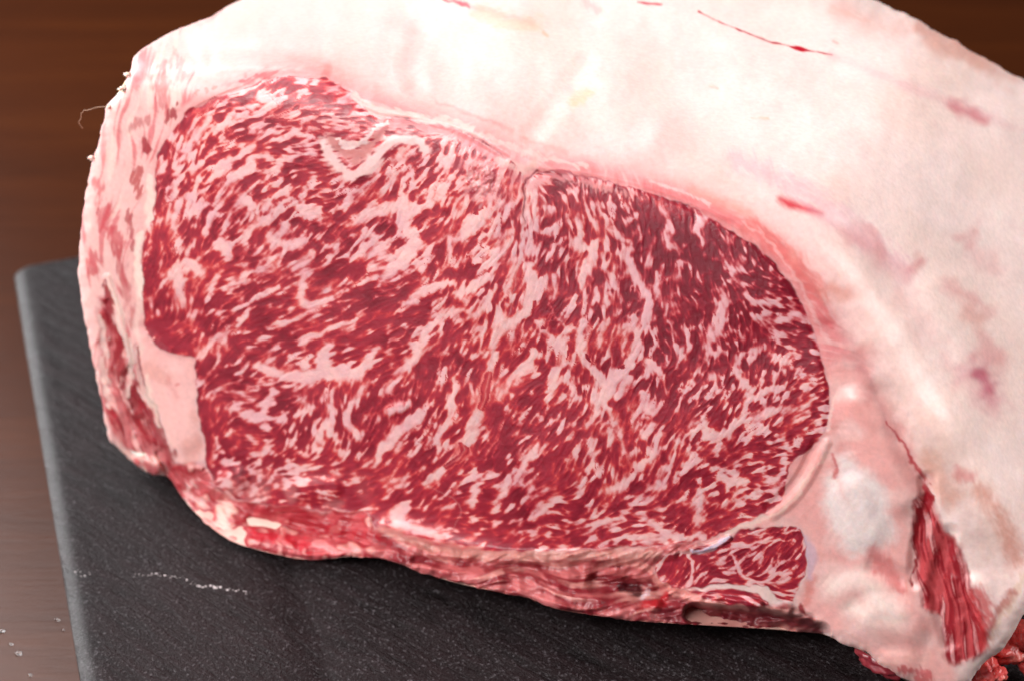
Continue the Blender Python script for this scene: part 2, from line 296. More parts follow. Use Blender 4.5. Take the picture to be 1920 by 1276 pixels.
BAND = [(640,160),(700,178),(780,208),(860,236),(930,262),(1000,288),(1100,306),(1200,330),(1300,362),(1400,408),(1480,466),(1540,560),(1590,640),(1620,700),(1580,680),(1549,690),(1532,640),(1512,590),(1480,530),(1436,478),
        (1390,444),(1330,408),(1260,376),(1190,353),(1120,336),(1060,326),(1012,324),(988,347),(978,322),(950,295),(905,262),(850,242),(790,226),(745,222),(712,212),(684,192),(650,168)]
SIDE = [(450,-10),(380,40),(300,72),(240,100),(140,300),(130,520),(180,760),(200,850),(262,890),(320,895),(330,866),(316,828),(296,776),(272,730),(254,680),(258,620),(270,600),(266,540),(268,440),(288,412),(292,340),(296,290),(312,262),(345,215),(370,150),(350,80)]

# ------------------------------------------------------------------ pigment of fat and sinew
L3 = lambda *c: s2l(c)
COL = np.zeros((H, W, 3)); COL[:] = L3(246, 218, 212)
COL *= (1 + .025 * gauss(30) + .02 * gauss(8))[..., None]
tone = sm(gauss(38), -.6, 1.8)[..., None]; COL = COL * (1 - .35 * tone) + L3(236, 200, 186) * .35 * tone
sdmus = np.minimum(sd_cap, sd_eye)
big = polysd(CAPM[:30] + [(760,1008)] + [(960,1032),(1200,1022),(1425,968),(1476,900),(1548,800),(1554,750),(1547,700),(1512,590),(1436,478),(1330,408),(1190,353),(1060,326)], pad=400)
nearf = np.exp(-np.clip(big, 0, 400) / 70.)[..., None]          # fat turns pinker towards the lean
pinkn = sm(gauss(26) + gauss(10) * .5, -1.3, 1.6)[..., None]
COL = COL * (1 - nearf * .92) + L3(228, 142, 140) * nearf * .92
def paint(col, pts, soft, alpha, tex=0., field=None, target=None):
    r = stroke(pts, soft * 1.5, not (pts[0][0] > 1150 and pts[0][1] < 400))
    if not r: return
    sl, d = r
    if tex: d = d + tex * (Nf if field is None else field)[sl]
    a = sm(d, -soft, soft * .5)[..., None] * alpha
    COL[sl] = COL[sl] * (1 - a) + s2l(col) * a
def fill(sd, col, alpha=1., soft=6.):
    a = sm(-sd, -soft, soft)[..., None] * alpha
    COL[:] = COL * (1 - a) + s2l(col) * a
def streak(sd, col, thr_, n, alpha=.9, soft=6., wid=.5):
    a = (sm(-sd, -soft, soft) * sm(n, thr_ - wid, thr_ + wid))[..., None] * alpha
    COL[:] = COL * (1 - a) + s2l(col) * a

sd_side = polysd(SIDE, uu=UW, vv=VW, pad=60); sd_fp = polysd(FATPATCH, uu=UW, vv=VW, pad=60); sd_ls = polysd(LEANSTRIP, uu=UW, vv=VW)
sd_lt = polysd(LOWTRIM, uu=UW, vv=VW); sd_ut = polysd(UNDERTR, uu=UW, vv=VW); sd_fb = polysd(FIBRE, uu=UW, vv=VW); sd_sr = polysd(SEAMR, uu=UW, vv=VW); sd_bd = polysd(BAND, uu=UW, vv=VW)
Nl = lic(gauss(2.4), 55); Nl2 = lic(gauss(5), 70); Nr = gauss(7); Nr2 = gauss(14)
# connective band between fat and lean
fill(sd_bd, (226, 132, 134), .8, 24); streak(sd_bd, (240, 190, 184), .8, Nl, .5, soft=24, wid=.8); streak(sd_bd, (208, 104, 106), 1., Nl2, .45, soft=24, wid=.8)
# side strip
fill(sd_side, (238, 186, 180), .75, 14)
streak(sd_side, (208, 84, 94), .95, Nl * .95 + Nr2 * .45, .7, wid=.8); streak(sd_side, (240, 208, 196), .9, Nl2, .7)
fill(sd_ls, (190, 70, 78), .8, 8); streak(sd_ls, (160, 28, 42), .2, Nl * .8 + Nr * .4, .9); streak(sd_ls, (232, 170, 165), .8, Nl2 * .8 + Nl * .5, .9)
fill(sd_fp, (244, 188, 182), .92, 14); streak(sd_fp, (228, 160, 150), .8, Nr2, .5)
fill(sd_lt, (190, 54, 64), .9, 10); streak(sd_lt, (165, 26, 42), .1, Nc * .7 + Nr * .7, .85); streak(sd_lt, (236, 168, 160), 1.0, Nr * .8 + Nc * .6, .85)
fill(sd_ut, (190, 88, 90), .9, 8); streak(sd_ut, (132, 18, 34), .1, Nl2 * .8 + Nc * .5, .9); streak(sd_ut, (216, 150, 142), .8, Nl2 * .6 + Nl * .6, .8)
fill(sd_sr, (242, 172, 166), .85, 26); streak(sd_sr, (246, 206, 200), .5, Nr2, .6, soft=26, wid=1.)
fill(sd_fb, (196, 58, 66), .95, 9); streak(sd_fb, (146, 16, 32), .0, Nl, .9); streak(sd_fb, (232, 160, 160), 1.15, Nl2 * .6 + Nl * .7, .9)
for c, p, so, al, tx in [
 # side strip lean patches and streaks
 ((185,55,65), [(232,150,2),(300,142,2),(330,120,2)], 8, .25, 3), ((190,60,70), [(312,120,4),(304,160,9),(300,196,6)], 10, .55, 4), ((200,90,96), [(330,100,3),(345,130,3),(330,160,3)], 6, .4, 3),
 ((165,50,58), [(312,228,3),(325,214,6),(334,200,2)], 4, .9, 2), ((160,42,52), [(276,262,4),(278,280,8),(274,292,3)], 4, .95, 1.5), ((185,70,74), [(252,236,6),(275,224,6)], 8, .6, 3), ((185,70,70), [(262,316,5),(258,345,7),(262,368,3)], 5, .85, 3),
 ((200,60,74), [(180,345,5),(184,375,6)], 8, .6, 4), ((200,50,66), [(205,395,7),(190,420,6),(215,445,10),(222,480,6)], 8, .65, 4), ((200,60,72), [(172,480,7),(176,505,7)], 8, .7, 4), ((170,40,50), [(240,395,3),(246,440,3),(252,470,3)], 4, .7, 2),
 ((180,50,60), [(218,460,6),(228,500,6),(240,560,4),(252,610,2)], 8, .55, 3), ((150,24,40), [(198,540,4),(203,570,9),(206,598,8)], 5, .9, 3), ((150,22,38), [(218,620,8),(222,670,9),(226,720,6)], 6, .9, 3),
 ((140,14,30), [(250,720,8),(256,755,15),(262,785,10)], 7, .9, 3), ((150,24,40), [(244,690,4),(250,730,6),(276,770,9),(306,830,8),(322,865,5)], 6, .8, 3), ((238,205,195), [(208,520,3),(226,600,4),(243,680,4),(240,740,3)], 4, .8, 2),
 ((238,205,195), [(190,600,4),(196,680,4),(206,760,3)], 5, .7, 2), ((240,200,190), [(262,560,5),(256,620,5),(262,660,6)], 5, .8, 1), ((140,30,40), [(254,650,1.3),(263,700,1.3),(278,730,1.6),(296,775,1.3),(312,820,1.2)], 2, .85, .5),
 ((245,215,200), [(272,700,3),(288,760,4),(300,800,3)], 4, .7, 1), ((210,80,82), [(334,722,1.5)], 4, .6, 0), ((205,90,90), [(318,700,2),(330,745,3)], 8, .3, 0),
 ((240,186,176), [(234,852,6),(262,858,8),(290,866,6)], 5, .75, 2), ((210,80,88), [(262,868,5),(290,880,6)], 6, .8, 2), ((248,240,228), [(248,847,2.5),(262,850,4.5),(270,851,3)], 2, .95, 0),
 ((246,214,202), [(276,430,6),(282,380,7),(282,330,5)], 4, .8, 1), ((246,222,208), [(262,440,5),(258,500,6),(262,560,5)], 4, .75, 1),
 ((250,244,225), [(232,150,5),(226,175,5)], 4, .8, 0), ((236,205,120), [(235,155,2.5),(228,170,3)], 4, .7, 0),
 ((205,100,90), [(365,176,2),(372,168,2)], 3, .6, 1), ((205,100,90), [(385,172,2),(384,164,2)], 3, .6, 1), ((205,100,90), [(398,170,2),(404,164,2)], 3, .6, 1), ((190,60,66), [(456,154,4),(480,148,5),(520,140,3)], 5, .75, 3),
 ((214,70,80), [(430,160,3),(500,141,4),(580,138,5),(620,150,4),(652,170,3)], 10, .35, 3), ((214,96,100), [(640,166,6),(676,200,6),(700,216,4)], 8, .6, 3), ((240,150,145), [(500,125,6),(600,128,8),(700,170,6)], 16, .5, 3),
 # nick at the muscle top: dried hollow and sinew
 ((204,128,124), [(618,264,6),(645,276,13),(672,288,13),(692,275,9),(712,250,8),(730,234,5)], 9, .9, 1.5), ((210,125,128), [(700,246,7),(740,232,8),(800,236,7),(860,250,8),(930,290,9),(970,330,7)], 7, .75, 4),
 ((242,202,198), [(606,262,4),(614,285,8),(632,312,10),(660,332,9),(684,322,10),(704,296,10),(722,278,10),(750,262,9),(780,262,8),(800,280,6)], 8, .97, 1.8), ((246,212,208), [(628,262,2),(664,270,6),(684,258,5),(712,238,4),(728,226,3)], 3, .95, 2),
 ((236,190,188), [(600,232,3),(630,226,5),(660,240,4)], 5, .6, 5), ((244,200,190), [(668,178,5),(700,205,8),(760,216,6),(830,225,5),(880,240,5)], 4, .6, 2), ((228,160,165), [(895,322,20),(920,345,24),(900,360,14)], 16, .45, 12),
 ((216,130,140), [(830,290,14),(880,292,16),(930,320,14)], 14, .5, 10),
 # seam and edge lines of the two big muscles
 ((186,70,80), [(1012,322,1.2),(1050,323,1.6),(1110,333,1.8),(1180,350,1.3)], 2, .8, .5), ((130,26,44), [(1010,322,1),(995,332,1.4),(987,346,2),(984,362,1.8),(983,390,1),(981,420,.6)], 1.6, .9, .4),
 ((245,205,195), [(940,300,6),(975,318,7),(1000,310,8)], 8, .6, 1), ((205,110,120), [(1000,345,8),(1040,335,6),(1100,345,6)], 8, .5, 5), ((222,150,155), [(1000,360,7),(1000,400,6)], 6, .5, 3),
 ((240,196,188), [(760,212,3),(850,232,4),(930,262,4),(1010,292,4),(1100,312,3)], 3, .6, 1.5), ((214,90,90), [(820,190,2),(880,212,2),(960,244,2)], 6, .3, .3), ((214,100,96), [(980,262,2),(1060,284,2)], 8, .3, .3),
 ((220,90,96), [(1200,345,4),(1330,390,6),(1430,440,8),(1500,510,8),(1550,600,8)], 14, .55, 4), ((228,116,108), [(1400,420,12),(1470,470,14),(1530,540,12)], 18, .6, 3), ((236,150,136), [(1300,360,6),(1400,400,8)], 14, .5, 2),
 ((240,190,186), [(1220,340,2),(1300,368,2.5),(1330,385,2)], 3, .7, 1.5), ((240,190,186), [(1390,410,2),(1450,460,2),(1510,550,2),(1550,640,3)], 4, .5, 1.5),
 # blood marks, and fold shading painted into the colour of the outer fat
 ((176,20,50), [(1310,22,.8),(1345,40,1),(1400,62,1),(1440,78,1.4),(1470,84,1.2),(1497,92,3),(1515,95,1.5),(1560,103,.6)], 2.2, .95, .6), ((190,0,36), [(1482,88,1.5),(1498,92,3.6),(1512,95,1.5)], 2, .95, .4),
 ((196,40,70), [(1196,4,1),(1215,7,1.6),(1240,9,1)], 2.5, .85, .5), ((200,50,80), [(832,0,1),(860,6,1.6),(880,13,1)], 3, .8, .5), ((214,110,125), [(860,5,1),(940,30,2),(1000,40,2)], 8, .4, 1),
 ((196,0,50), [(1780,198,1.5),(1805,207,4),(1832,220,3),(1845,226,1)], 8, .9, .6), ((226,170,176), [(1560,105,1),(1660,145,2),(1780,195,3),(1900,240,2)], 7, .5, 1),
 ((206,20,48), [(1464,374,2),(1480,383,6),(1498,388,4),(1540,400,1.5)], 11, .92, .8), ((210,110,130), [(1520,396,3),(1570,425,3),(1620,460,3)], 9, .6, 1), ((226,170,180), [(1380,300,8),(1450,330,9),(1540,380,10),(1620,440,10),(1700,510,8)], 24, .55, 5),
 ((216,130,130), [(1625,430,3),(1640,455,5),(1660,480,3)], 7, .7, 2), ((216,140,146), [(1600,440,8),(1660,490,10),(1700,520,8)], 14, .6, 6), ((210,110,112), [(1728,488,7),(1716,505,5)], 7, .8, 3), ((216,140,140), [(1800,445,5),(1830,440,8),(1815,450,6)], 8, .65, 4),
 ((214,124,126), [(1780,540,5),(1810,555,5),(1850,580,3)], 10, .6, 5), ((222,150,150), [(1830,480,8),(1870,510,6)], 14, .5, 5), ((218,140,130), [(1815,590,6),(1830,600,5)], 9, .6, 3), ((225,160,160), [(1690,560,5),(1760,650,6),(1830,740,5)], 16, .5, 5),
 ((170,26,66), [(1828,702,5),(1848,712,8),(1860,730,5)], 9, .9, 3), ((206,90,120), [(1810,700,5),(1845,715,14),(1868,750,8)], 16, .55, 5), ((212,120,124), [(1850,660,8),(1870,680,6)], 14, .6, 3),
 ((206,70,90), [(1800,886,7),(1818,890,6)], 14, .65, 2), ((214,120,110), [(1560,540,5),(1590,545,7)], 14, .65, 2), ((214,130,104), [(1572,545,8)], 12, .4, 2), ((224,150,120), [(1740,860,10),(1780,930,14)], 26, .5, 2),
 ((240,200,180), [(1560,460,14),(1640,560,18),(1700,660,20),(1760,800,20),(1830,920,20),(1880,1010,16)], 28, .35, 4), ((206,116,90), [(1840,920,6),(1890,1000,8),(1905,1050,8)], 26, .6, 3),
 ((232,196,170), [(900,20,8),(950,40,10),(1010,45,7)], 16, .6, 4), ((226,180,150), [(1020,62,1.5),(1030,70,2)], 5, .7, 0), ((236,196,160), [(1075,190,6),(1095,178,5),(1110,168,2)], 12, .7, 2), ((236,190,186), [(740,40,8),(790,70,10),(770,110,8)], 26, .5, 3),
 ((226,160,160), [(1120,20,6),(1100,10,6)], 12, .4, 3), ((226,166,156), [(1580,20,8),(1640,50,10),(1700,60,6)], 16, .5, 6), ((212,140,120), [(1720,55,5),(1770,84,10),(1820,110,10),(1900,150,6)], 10, .75, 5), ((238,180,168), [(1560,16,4),(1620,40,4)], 6, .4, 3),
 ((228,170,150), [(1330,162,1.5),(1346,166,1)], 4, .5, 1), ((222,176,140), [(1410,222,1.2),(1440,221,1.2)], 3, .5, 1), ((214,120,110), [(1563,78,1.5),(1570,81,1)], 4, .5, 0),
 # pale seam at right
 ((206,96,98), [(1620,680,6),(1650,760,6),(1690,830,6),(1725,900,5)], 14, .6, 3), ((190,40,54), [(1660,790,1),(1700,845,2),(1728,885,3),(1738,930,4)], 4, .85, 1), ((160,16,32), [(1738,905,3),(1742,935,8),(1728,960,7)], 5, .9, 2),
 ((150,14,30), [(1728,955,5),(1722,1000,5),(1716,1060,3),(1712,1090,1)], 4, .9, 1.5), ((246,228,224), [(1580,860,10),(1600,900,24),(1625,930,34),(1610,990,34),(1570,950,20),(1560,900,10)], 22, .93, 1), ((246,228,224), [(1640,960,20),(1660,1000,14),(1600,1020,16)], 22, .85, 1),
 ((245,226,216), [(1560,1100,6),(1620,1090,6),(1650,1130,16),(1680,1160,8),(1600,1140,8)], 40, .85, 0), ((244,200,188), [(1545,850,2),(1520,890,3),(1490,930,3),(1455,962,3),(1400,985,4),(1360,1000,4)], 3, .85, 1),
 ((206,100,100), [(1560,850,2),(1563,870,3),(1564,890,2)], 5, .8, 1), ((244,200,190), [(1573,735,2),(1558,770,3),(1550,810,2)], 3, .7, 1), ((214,110,110), [(1640,1030,8),(1660,1060,10),(1690,1100,6)], 14, .65, 2), ((224,130,120), [(1520,1080,5),(1510,1130,5)], 10, .6, 1),
 ((216,178,192), [(1494,998,5),(1520,1030,7),(1515,1080,4)], 6, .8, 1), ((205,70,78), [(1686,1255,5),(1740,1268,8),(1720,1285,8)], 8, .7, 4), ((150,26,40), [(1500,1136,4),(1510,1150,3)], 4, .9, 1), ((244,190,180), [(1630,1255,3),(1690,1230,8),(1740,1232,5)], 8, .5, 3),
 ((206,60,64), [(1830,1110,8),(1850,1150,10),(1840,1200,10)], 18, .75, 4), ((232,200,180), [(1920,1080,4),(1890,1130,6),(1860,1190,5)], 7, .7, 3), ((170,50,54), [(1900,1110,3),(1870,1150,4),(1850,1200,3)], 9, .6, 1),
 # lower trim
 ((248,200,186), [(425,950,8),(420,975,12),(425,990,8)], 9, .9, 3), ((196,20,44), [(480,1000,8),(540,1012,10),(600,1020,8)], 9, .8, 4), ((160,10,34), [(470,955,8),(540,960,10),(600,985,10),(700,1005,8)], 12, .8, 5), ((236,150,150), [(590,1012,5),(620,1028,8),(655,1032,5)], 6, .85, 3),
 ((240,195,190), [(360,905,5),(350,925,5),(380,945,6)], 6, .6, 4), ((236,190,182), [(540,905,8),(600,918,8),(650,915,6)], 12, .6, 8), ((222,190,205), [(690,905,5),(720,912,5)], 6, .6, 4), ((236,170,170), [(380,870,5),(400,900,6)], 8, .6, 4),
 ((200,140,130), [(720,990,5),(800,1022,8),(900,1036,9),(1000,1042,8),(1130,1040,7),(1230,1036,5)], 9, .9, 2), ((176,96,96), [(760,1030,1.5),(860,1046,1.5),(1000,1052,1.5),(1150,1044,1.5)], 3, .6, .6),
 ((130,14,30), [(870,1055,5),(920,1062,5),(980,1078,4),(1030,1092,4),(1085,1105,3)], 6, .8, 3), ((120,10,26), [(1105,1080,6),(1140,1085,8),(1180,1092,8),(1230,1100,5)], 7, .9, 3), ((60,4,14), [(1170,1100,7),(1195,1108,8)], 6, .85, 1),  # near-black stroke paints the shade inside the hole
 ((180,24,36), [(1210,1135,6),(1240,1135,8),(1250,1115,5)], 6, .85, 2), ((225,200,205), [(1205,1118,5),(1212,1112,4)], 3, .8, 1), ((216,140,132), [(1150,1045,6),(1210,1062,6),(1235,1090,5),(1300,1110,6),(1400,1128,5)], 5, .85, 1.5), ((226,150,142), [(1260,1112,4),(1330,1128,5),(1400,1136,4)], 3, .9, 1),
 ((220,205,225), [(1300,1032,3),(1340,1022,5),(1366,1010,5)], 2.5, .85, .8), ((112,22,34), [(1240,1152,8),(1300,1158,14),(1400,1158,16),(1500,1168,10),(1540,1182,6)], 8, .92, 2),  # dark red stroke: shade on the underside behind the flap, painted as colour
]:
    if p[0][0] > 1480 and p[0][1] < 830 and so >= 7: 
        paint(c, p, so * 2.2, al * .8, so * .45, Nr * .8 + Nr2 * .6); continue
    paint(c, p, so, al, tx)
W_M = np.maximum.reduce([sm(-sd_cap, -1.6, 1.6), sm(-sd_eye, -1.6, 1.6), sm(-sd_sm, -2, 2), sm(-sd_lo, -2, 2)])
# small lower muscle: finer marbling of its own
lowm = sm(-sd_sm, -2, 2) + sm(-sd_lo, -2, 2)
mlow = np.clip(.5 + (Nm * .7 + Nf * .5 + Nff * .3 - .35) * .33, 0, 1); MARB = MARB * (1 - np.clip(lowm, 0, 1)) + mlow * np.clip(lowm, 0, 1)
for p, wd in [([(1372,1042),(1400,1080),(1430,1098)],4),([(1290,1034),(1300,1060),(1290,1095)],5),([(1400,1000),(1440,1000),(1500,995)],2),([(1390,1100),(1440,1085),(1480,1070)],4),([(1370,1020),(1440,1012),(1490,1015)],2)]:
    r = stroke([(x, y, wd) for x, y in p], 14)
    if r:
        g = np.clip(.5 + (r[1] + Nf[r[0]]) / 9, 0, 1); MARB[r[0]] = np.maximum(MARB[r[0]], g * lowm[r[0]])
# muscles give way to painted sinew where it crosses them (the nick, frosty corner, muscle skin)
def yield_(pts, soft, a, tex=0.):
    r = stroke(pts, soft * 1.5)
    if r: W_M[r[0]] *= 1 - a * sm(r[1] + tex * Nf[r[0]], -soft, soft * .35)
yield_([(618,264,6),(645,276,13),(672,288,13),(692,275,9),(712,250,8),(730,234,5)], 5, .95, 3)
yield_([(606,262,4),(614,285,8),(632,312,10),(660,332,9),(684,322,10),(704,296,10),(722,278,10),(750,262,9),(780,262,8),(800,280,6)], 7, .97, 2.2)
yield_([(628,262,2),(664,270,6),(684,258,5),(712,238,4),(728,226,3)], 3, .95, 2)
yield_([(668,178,5),(700,205,8),(760,216,6)], 4, .9, 2)
yield_([(600,232,3),(630,226,5),(660,240,4)], 5, .6, 9)
yield_([(895,322,20),(920,345,24),(900,360,14)], 16, .55, 14)
yield_([(700,246,7),(740,232,8),(800,236,7),(860,250,8),(930,290,9),(970,330,7)], 7, .85, 5)
yield_([(1000,345,8),(1040,335,6),(1100,345,6),(1180,362,3)], 6, .6, 5); yield_([(984,350,3),(984,390,3),(980,420,2)], 3, .8, 1)
yield_([(720,990,5),(800,1022,8),(900,1036,9)], 8, .8, 2); yield_([(300,560,1)], 1, .0)
LOWMIX = sm(V + 20 * Nr2 * .5, 880, 950) * sm(-U, -720, -640)
W_M *= 1 - .22 * LOWMIX * sm(Nr2, -.3, 1.)

# pigment map of lean: darker, deeper towards the upper right of the eye muscle
DEEP = np.clip(.45 + .22 * gauss(24) + .18 * gauss(7) + .10 * Nm, 0, 1)
for x, y, R_, a in [(1320,470,190,.7),(1450,560,120,.6),(1100,700,200,.0),(330,600,90,-.25),(560,200,120,.1),(1000,800,180,-.05),(620,930,140,-.15),(300,450,60,-.3)]:
    DEEP += a * np.exp(-((U - x) ** 2 + (V - y) ** 2) / R_ ** 2)
DEEP = np.clip(DEEP, 0, 1)

# ------------------------------------------------------------------ shape of the block
yaw = math.radians(22); tilt = math.radians(10)
nF = np.array([-math.sin(yaw) * math.cos(tilt), -math.cos(yaw) * math.cos(tilt), math.sin(tilt)])
T0 = f_ * 0.42                                     # centre of the cut face
R = rays(U, V)
tF = (T0 @ nF) / (R @ nF)
def facept(u, v):
    r = rays(u, v); return r * (T0 @ nF) / (r @ nF)
Aax = np.array([math.sin(math.radians(30)), math.cos(math.radians(30)), 0.02]); Aax /= np.linalg.norm(Aax)
ts = [tF]
for a, b, dz in [((225,120),(700,140),-.05),((700,150),(1150,285),0),((1150,300),(1480,395),0),((1500,400),(1690,640),0),((1700,660),(1900,1010),0)]:
    pa, pb = facept(*a), facept(*b); ax = Aax + np.array([0, 0, dz])
    n = np.cross(pb - pa, ax); n /= np.linalg.norm(n)
    if n[2] < 0: n = -n
    den = R @ n; t = (pa @ n) / np.where(np.abs(den) < 1e-3, -1e-3, den)
    t = np.where(den < -1e-3, t, 0.9); t = np.clip(t, .1, .80); ts.append(t)
    print('plane', np.round(n, 2), 'den', den.min().round(3), den.max().round(3))
kk = .010; tm = np.maximum.reduce(ts)
T = tm + kk * np.log(sum(np.exp((t - tm) / kk) for t in ts))
T = np.minimum(T, .66 + .04 * np.tanh((T - .66) / .04)) if False else np.where(T > .56, .56 + .12 * np.tanh((T - .56) / .12), T)
tS = (SLATE_Z + .0012 - CAM_Z) / R[..., 2]; tS = np.where(R[..., 2] < -.01, tS, 9)
gap = .003 + .020 * sm(U, 540, 760) * (1 - sm(U, 1560, 1720)); ks = .003; xx = (T - (tS - gap)) / ks
T = T - ks * np.log1p(np.exp(np.clip(xx, -40, 40)))      # smooth minimum with a surface just clear of the slate
# relief in mm, positive towards the viewer
RE = np.zeros((H, W))
def bump(pts, soft, mm, tex=0.):
    r = stroke(pts, soft * 1.6, False)
    if r:
        d = r[1] + (tex * Nf[r[0]] if tex else 0); RE[r[0]] += mm * (.6 if mm < 0 else .85) * sm(d, -soft * 1.25, soft * .15)
for p, so, mm in [
 ([(600,60,20),(690,70,20)],70,2.8),([(800,100,16),(860,120,24),(930,170,24)],60,3),([(960,60,14),(900,140,10)],50,1.6),([(1000,180,18),(1050,220,18)],50,1.8),([(1160,190,20),(1210,230,26)],56,2.6),
 ([(1100,120,3),(1060,170,3),(1000,250,3)],22,-2),([(790,60,4),(770,120,5),(780,160,3)],24,-2.5),([(400,100,3),(470,92,4),(600,96,3)],20,-2),([(390,60,8),(480,60,10)],40,2),([(420,120,8),(520,118,8),(600,130,6)],16,1.6),
 ([(1080,170,3),(1110,160,3)],14,-1.4),([(1240,260,10),(1330,290,16)],40,2.),([(1600,500,20),(1680,620,22),(1740,740,24)],100,1.8),([(1560,420,2),(1620,456,3),(1670,520,3),(1720,590,3),(1790,700,3)],36,-1.2),
 ([(1800,820,20),(1860,930,26)],90,4),([(1650,740,1),(1690,810,2),(1730,890,4)],34,-1.6),([(1738,900,5),(1740,950,7),(1722,1020,5),(1714,1090,3)],14,-2.4),([(1600,760,8),(1640,850,12),(1690,930,10)],30,2.5),
 ([(1550,830,2),(1520,890,3),(1488,935,3),(1450,965,3)],9,.8),([(1530,830,3),(1490,905,3),(1440,950,3)],8,-1.2),([(1600,930,16),(1620,990,18)],30,1.4),([(1570,1110,4),(1620,1100,5),(1690,1130,4)],26,1.0),([(1640,1160,14),(1700,1170,14)],34,2.5),
 ([(1640,1060,6),(1690,1080,6)],16,-1.6),([(1000,300,6),(1100,318,6),(1300,370,6),(1450,450,6),(1540,590,6)],18,.5),([(700,190,6),(800,216,6),(900,245,6),(985,305,8)],14,.6),
 ([(1012,322,1),(990,338,1.5),(985,360,2),(983,400,1)],5,-.2),([(1012,323,1),(1100,333,1),(1200,354,1),(1300,392,1),(1400,448,1),(1470,515,1),(1520,610,1),(1552,720,1),(1550,800,1)],7,-.5),
 ([(640,168,1),(700,216,2),(780,226,1),(860,246,1),(950,296,1)],6,-.5),([(350,215,1),(410,183,1),(500,151,1),(560,146,1),(620,153,1),(655,172,1)],5,-.6),([(645,276,8),(680,284,8),(712,250,5)],12,-.5),
 ([(612,285,6),(636,314,8),(660,332,7),(690,312,8),(716,282,8),(760,262,6)],12,.35),([(640,266,3),(684,260,4),(716,238,3)],9,.35),([(254,650,1),(266,705,1.5),(296,775,1.5),(314,825,1)],5,-.9),([(270,640,6),(320,720,14),(350,820,14)],20,1.2),
 ([(262,868,6),(290,876,7)],14,3.),([(300,850,3),(318,880,4)],8,-2.5),([(425,970,10)],20,3),([(480,1010,10),(560,1024,12),(640,1034,8)],12,3.),([(470,975,4),(560,985,5),(650,1010,5),(720,1018,4)],10,-3),([(400,910,8),(440,900,10)],20,2.5),
 ([(560,920,8),(620,915,8)],18,2),([(720,1000,5),(830,1032,6),(960,1044,6),(1130,1044,6),(1260,1036,4)],10,1.8),([(780,1050,3),(900,1058,4),(1000,1064,4),(1130,1062,4)],9,-2.5),([(1120,1090,8),(1180,1104,10),(1230,1108,6)],16,-5),
 ([(1225,1130,8)],10,3),([(1260,1110,4),(1340,1126,6),(1420,1134,5)],8,2.5),([(1300,1150,8),(1420,1160,10),(1540,1184,6)],12,-14),([(1490,1150,4),(1520,1160,3)],8,-3),([(830,610,4),(770,680,4),(732,740,4)],8,.12),([(990,510,8),(985,580,8),(940,620,7),(920,700,6),(890,790,6),(850,862,5)],10,.12),
 ([(786,778,8),(700,862,5)],8,.12),([(730,770,6),(755,762,5)],7,.7),([(1366,1008,4),(1340,1022,4),(1300,1032,3)],3,1.2),([(1640,1240,6),(1700,1236,8)],20,1),([(1780,1000,4),(1760,1100,5),(1780,1200,5)],16,-2.4),([(1830,1100,8),(1850,1170,8)],22,1.8),
 ([(1470,376,3),(1500,388,3)],8,-.4),([(1790,205,2),(1840,224,2)],8,-.2),([(1840,712,5)],18,-.7),([(200,520,3),(225,600,3),(242,680,3)],6,.8),([(205,570,5),(222,680,6)],7,-.8),([(255,755,8)],12,-1.2),
]: bump(p, so, mm)
RE += .5 * gauss(70) + .10 * gauss(24)
topm = sm(T - tF, .004, .03)
RE += topm * (.85 * gauss(44) + .10 * gauss(14) + .012 * gauss(6))
RE += W_M * ((MARB - .5) * .06 + .02 * Nf + .012 * Nff) + (1 - W_M) * (1 - topm) * (.018 * Nl + .05 * gauss(9))
rough = np.clip(sm(-sd_lt, -6, 10) + sm(-sd_ut, -6, 10) + sm(-sd_fb, -4, 6) * .35 + sm(-sd_ls, -4, 8) * .6, 0, 1)
RE += rough * (.42 * Nr + .25 * Nc + .16 * gauss(4) + .25 * Nl)
RE += sm(sd_eye * 0 + np.exp(-((U - 905) ** 2 + (V - 335) ** 2) / 40 ** 2), .3, .9) * .18 * gauss(2.2)
den_ = 1.0
T = T - RE * .001 * 1.05
# rounding at the outline
e = np.clip(-sdo, 0, None)
Rpx = 26 + 60 * sm(U, 450, 700) * sm(-V, -260, -160) + 50 * sm(U, 1500, 1700) * sm(-V, -420, -250) + 14 * sm(V, 850, 950) * sm(-U, -1500, -1400)
tt = np.clip(1 - e / Rpx, 0, 1); rec = (Rpx / FPX * .42) * 1.15 * (1 - np.sqrt(np.clip(1 - tt ** 2, 0, 1)))
# the lower edge curls onto the slate and never sinks into it
av = np.maximum(tS - .0005 - T, 1e-4); T = T + np.where(av > .05, rec, av * (1 - np.exp(-rec / av)))
T = np.minimum(T, tS)

P = CP + R * T[..., None]
# snap outermost vertices to the outline
gy, gx = np.gradient(sdo, S)
gn = np.hypot(gx, gy) + 1e-6
outm = sdo > 0
Us = np.where(outm, U - sdo * gx / gn, U); Vs = np.where(outm, V - sdo * gy / gn, V)
P = np.where(outm[..., None], CP + rays(Us, Vs) * T[..., None], P)
keep = sdo < S * .95
du = np.gradient(P, axis=1); dv = np.gradient(P, axis=0); NRM = np.cross(dv, du); NRM /= np.linalg.norm(NRM, axis=2, keepdims=True) + 1e-12
if (NRM[H // 2, W // 2] @ R[H // 2, W // 2]) > 0: NRM = -NRM

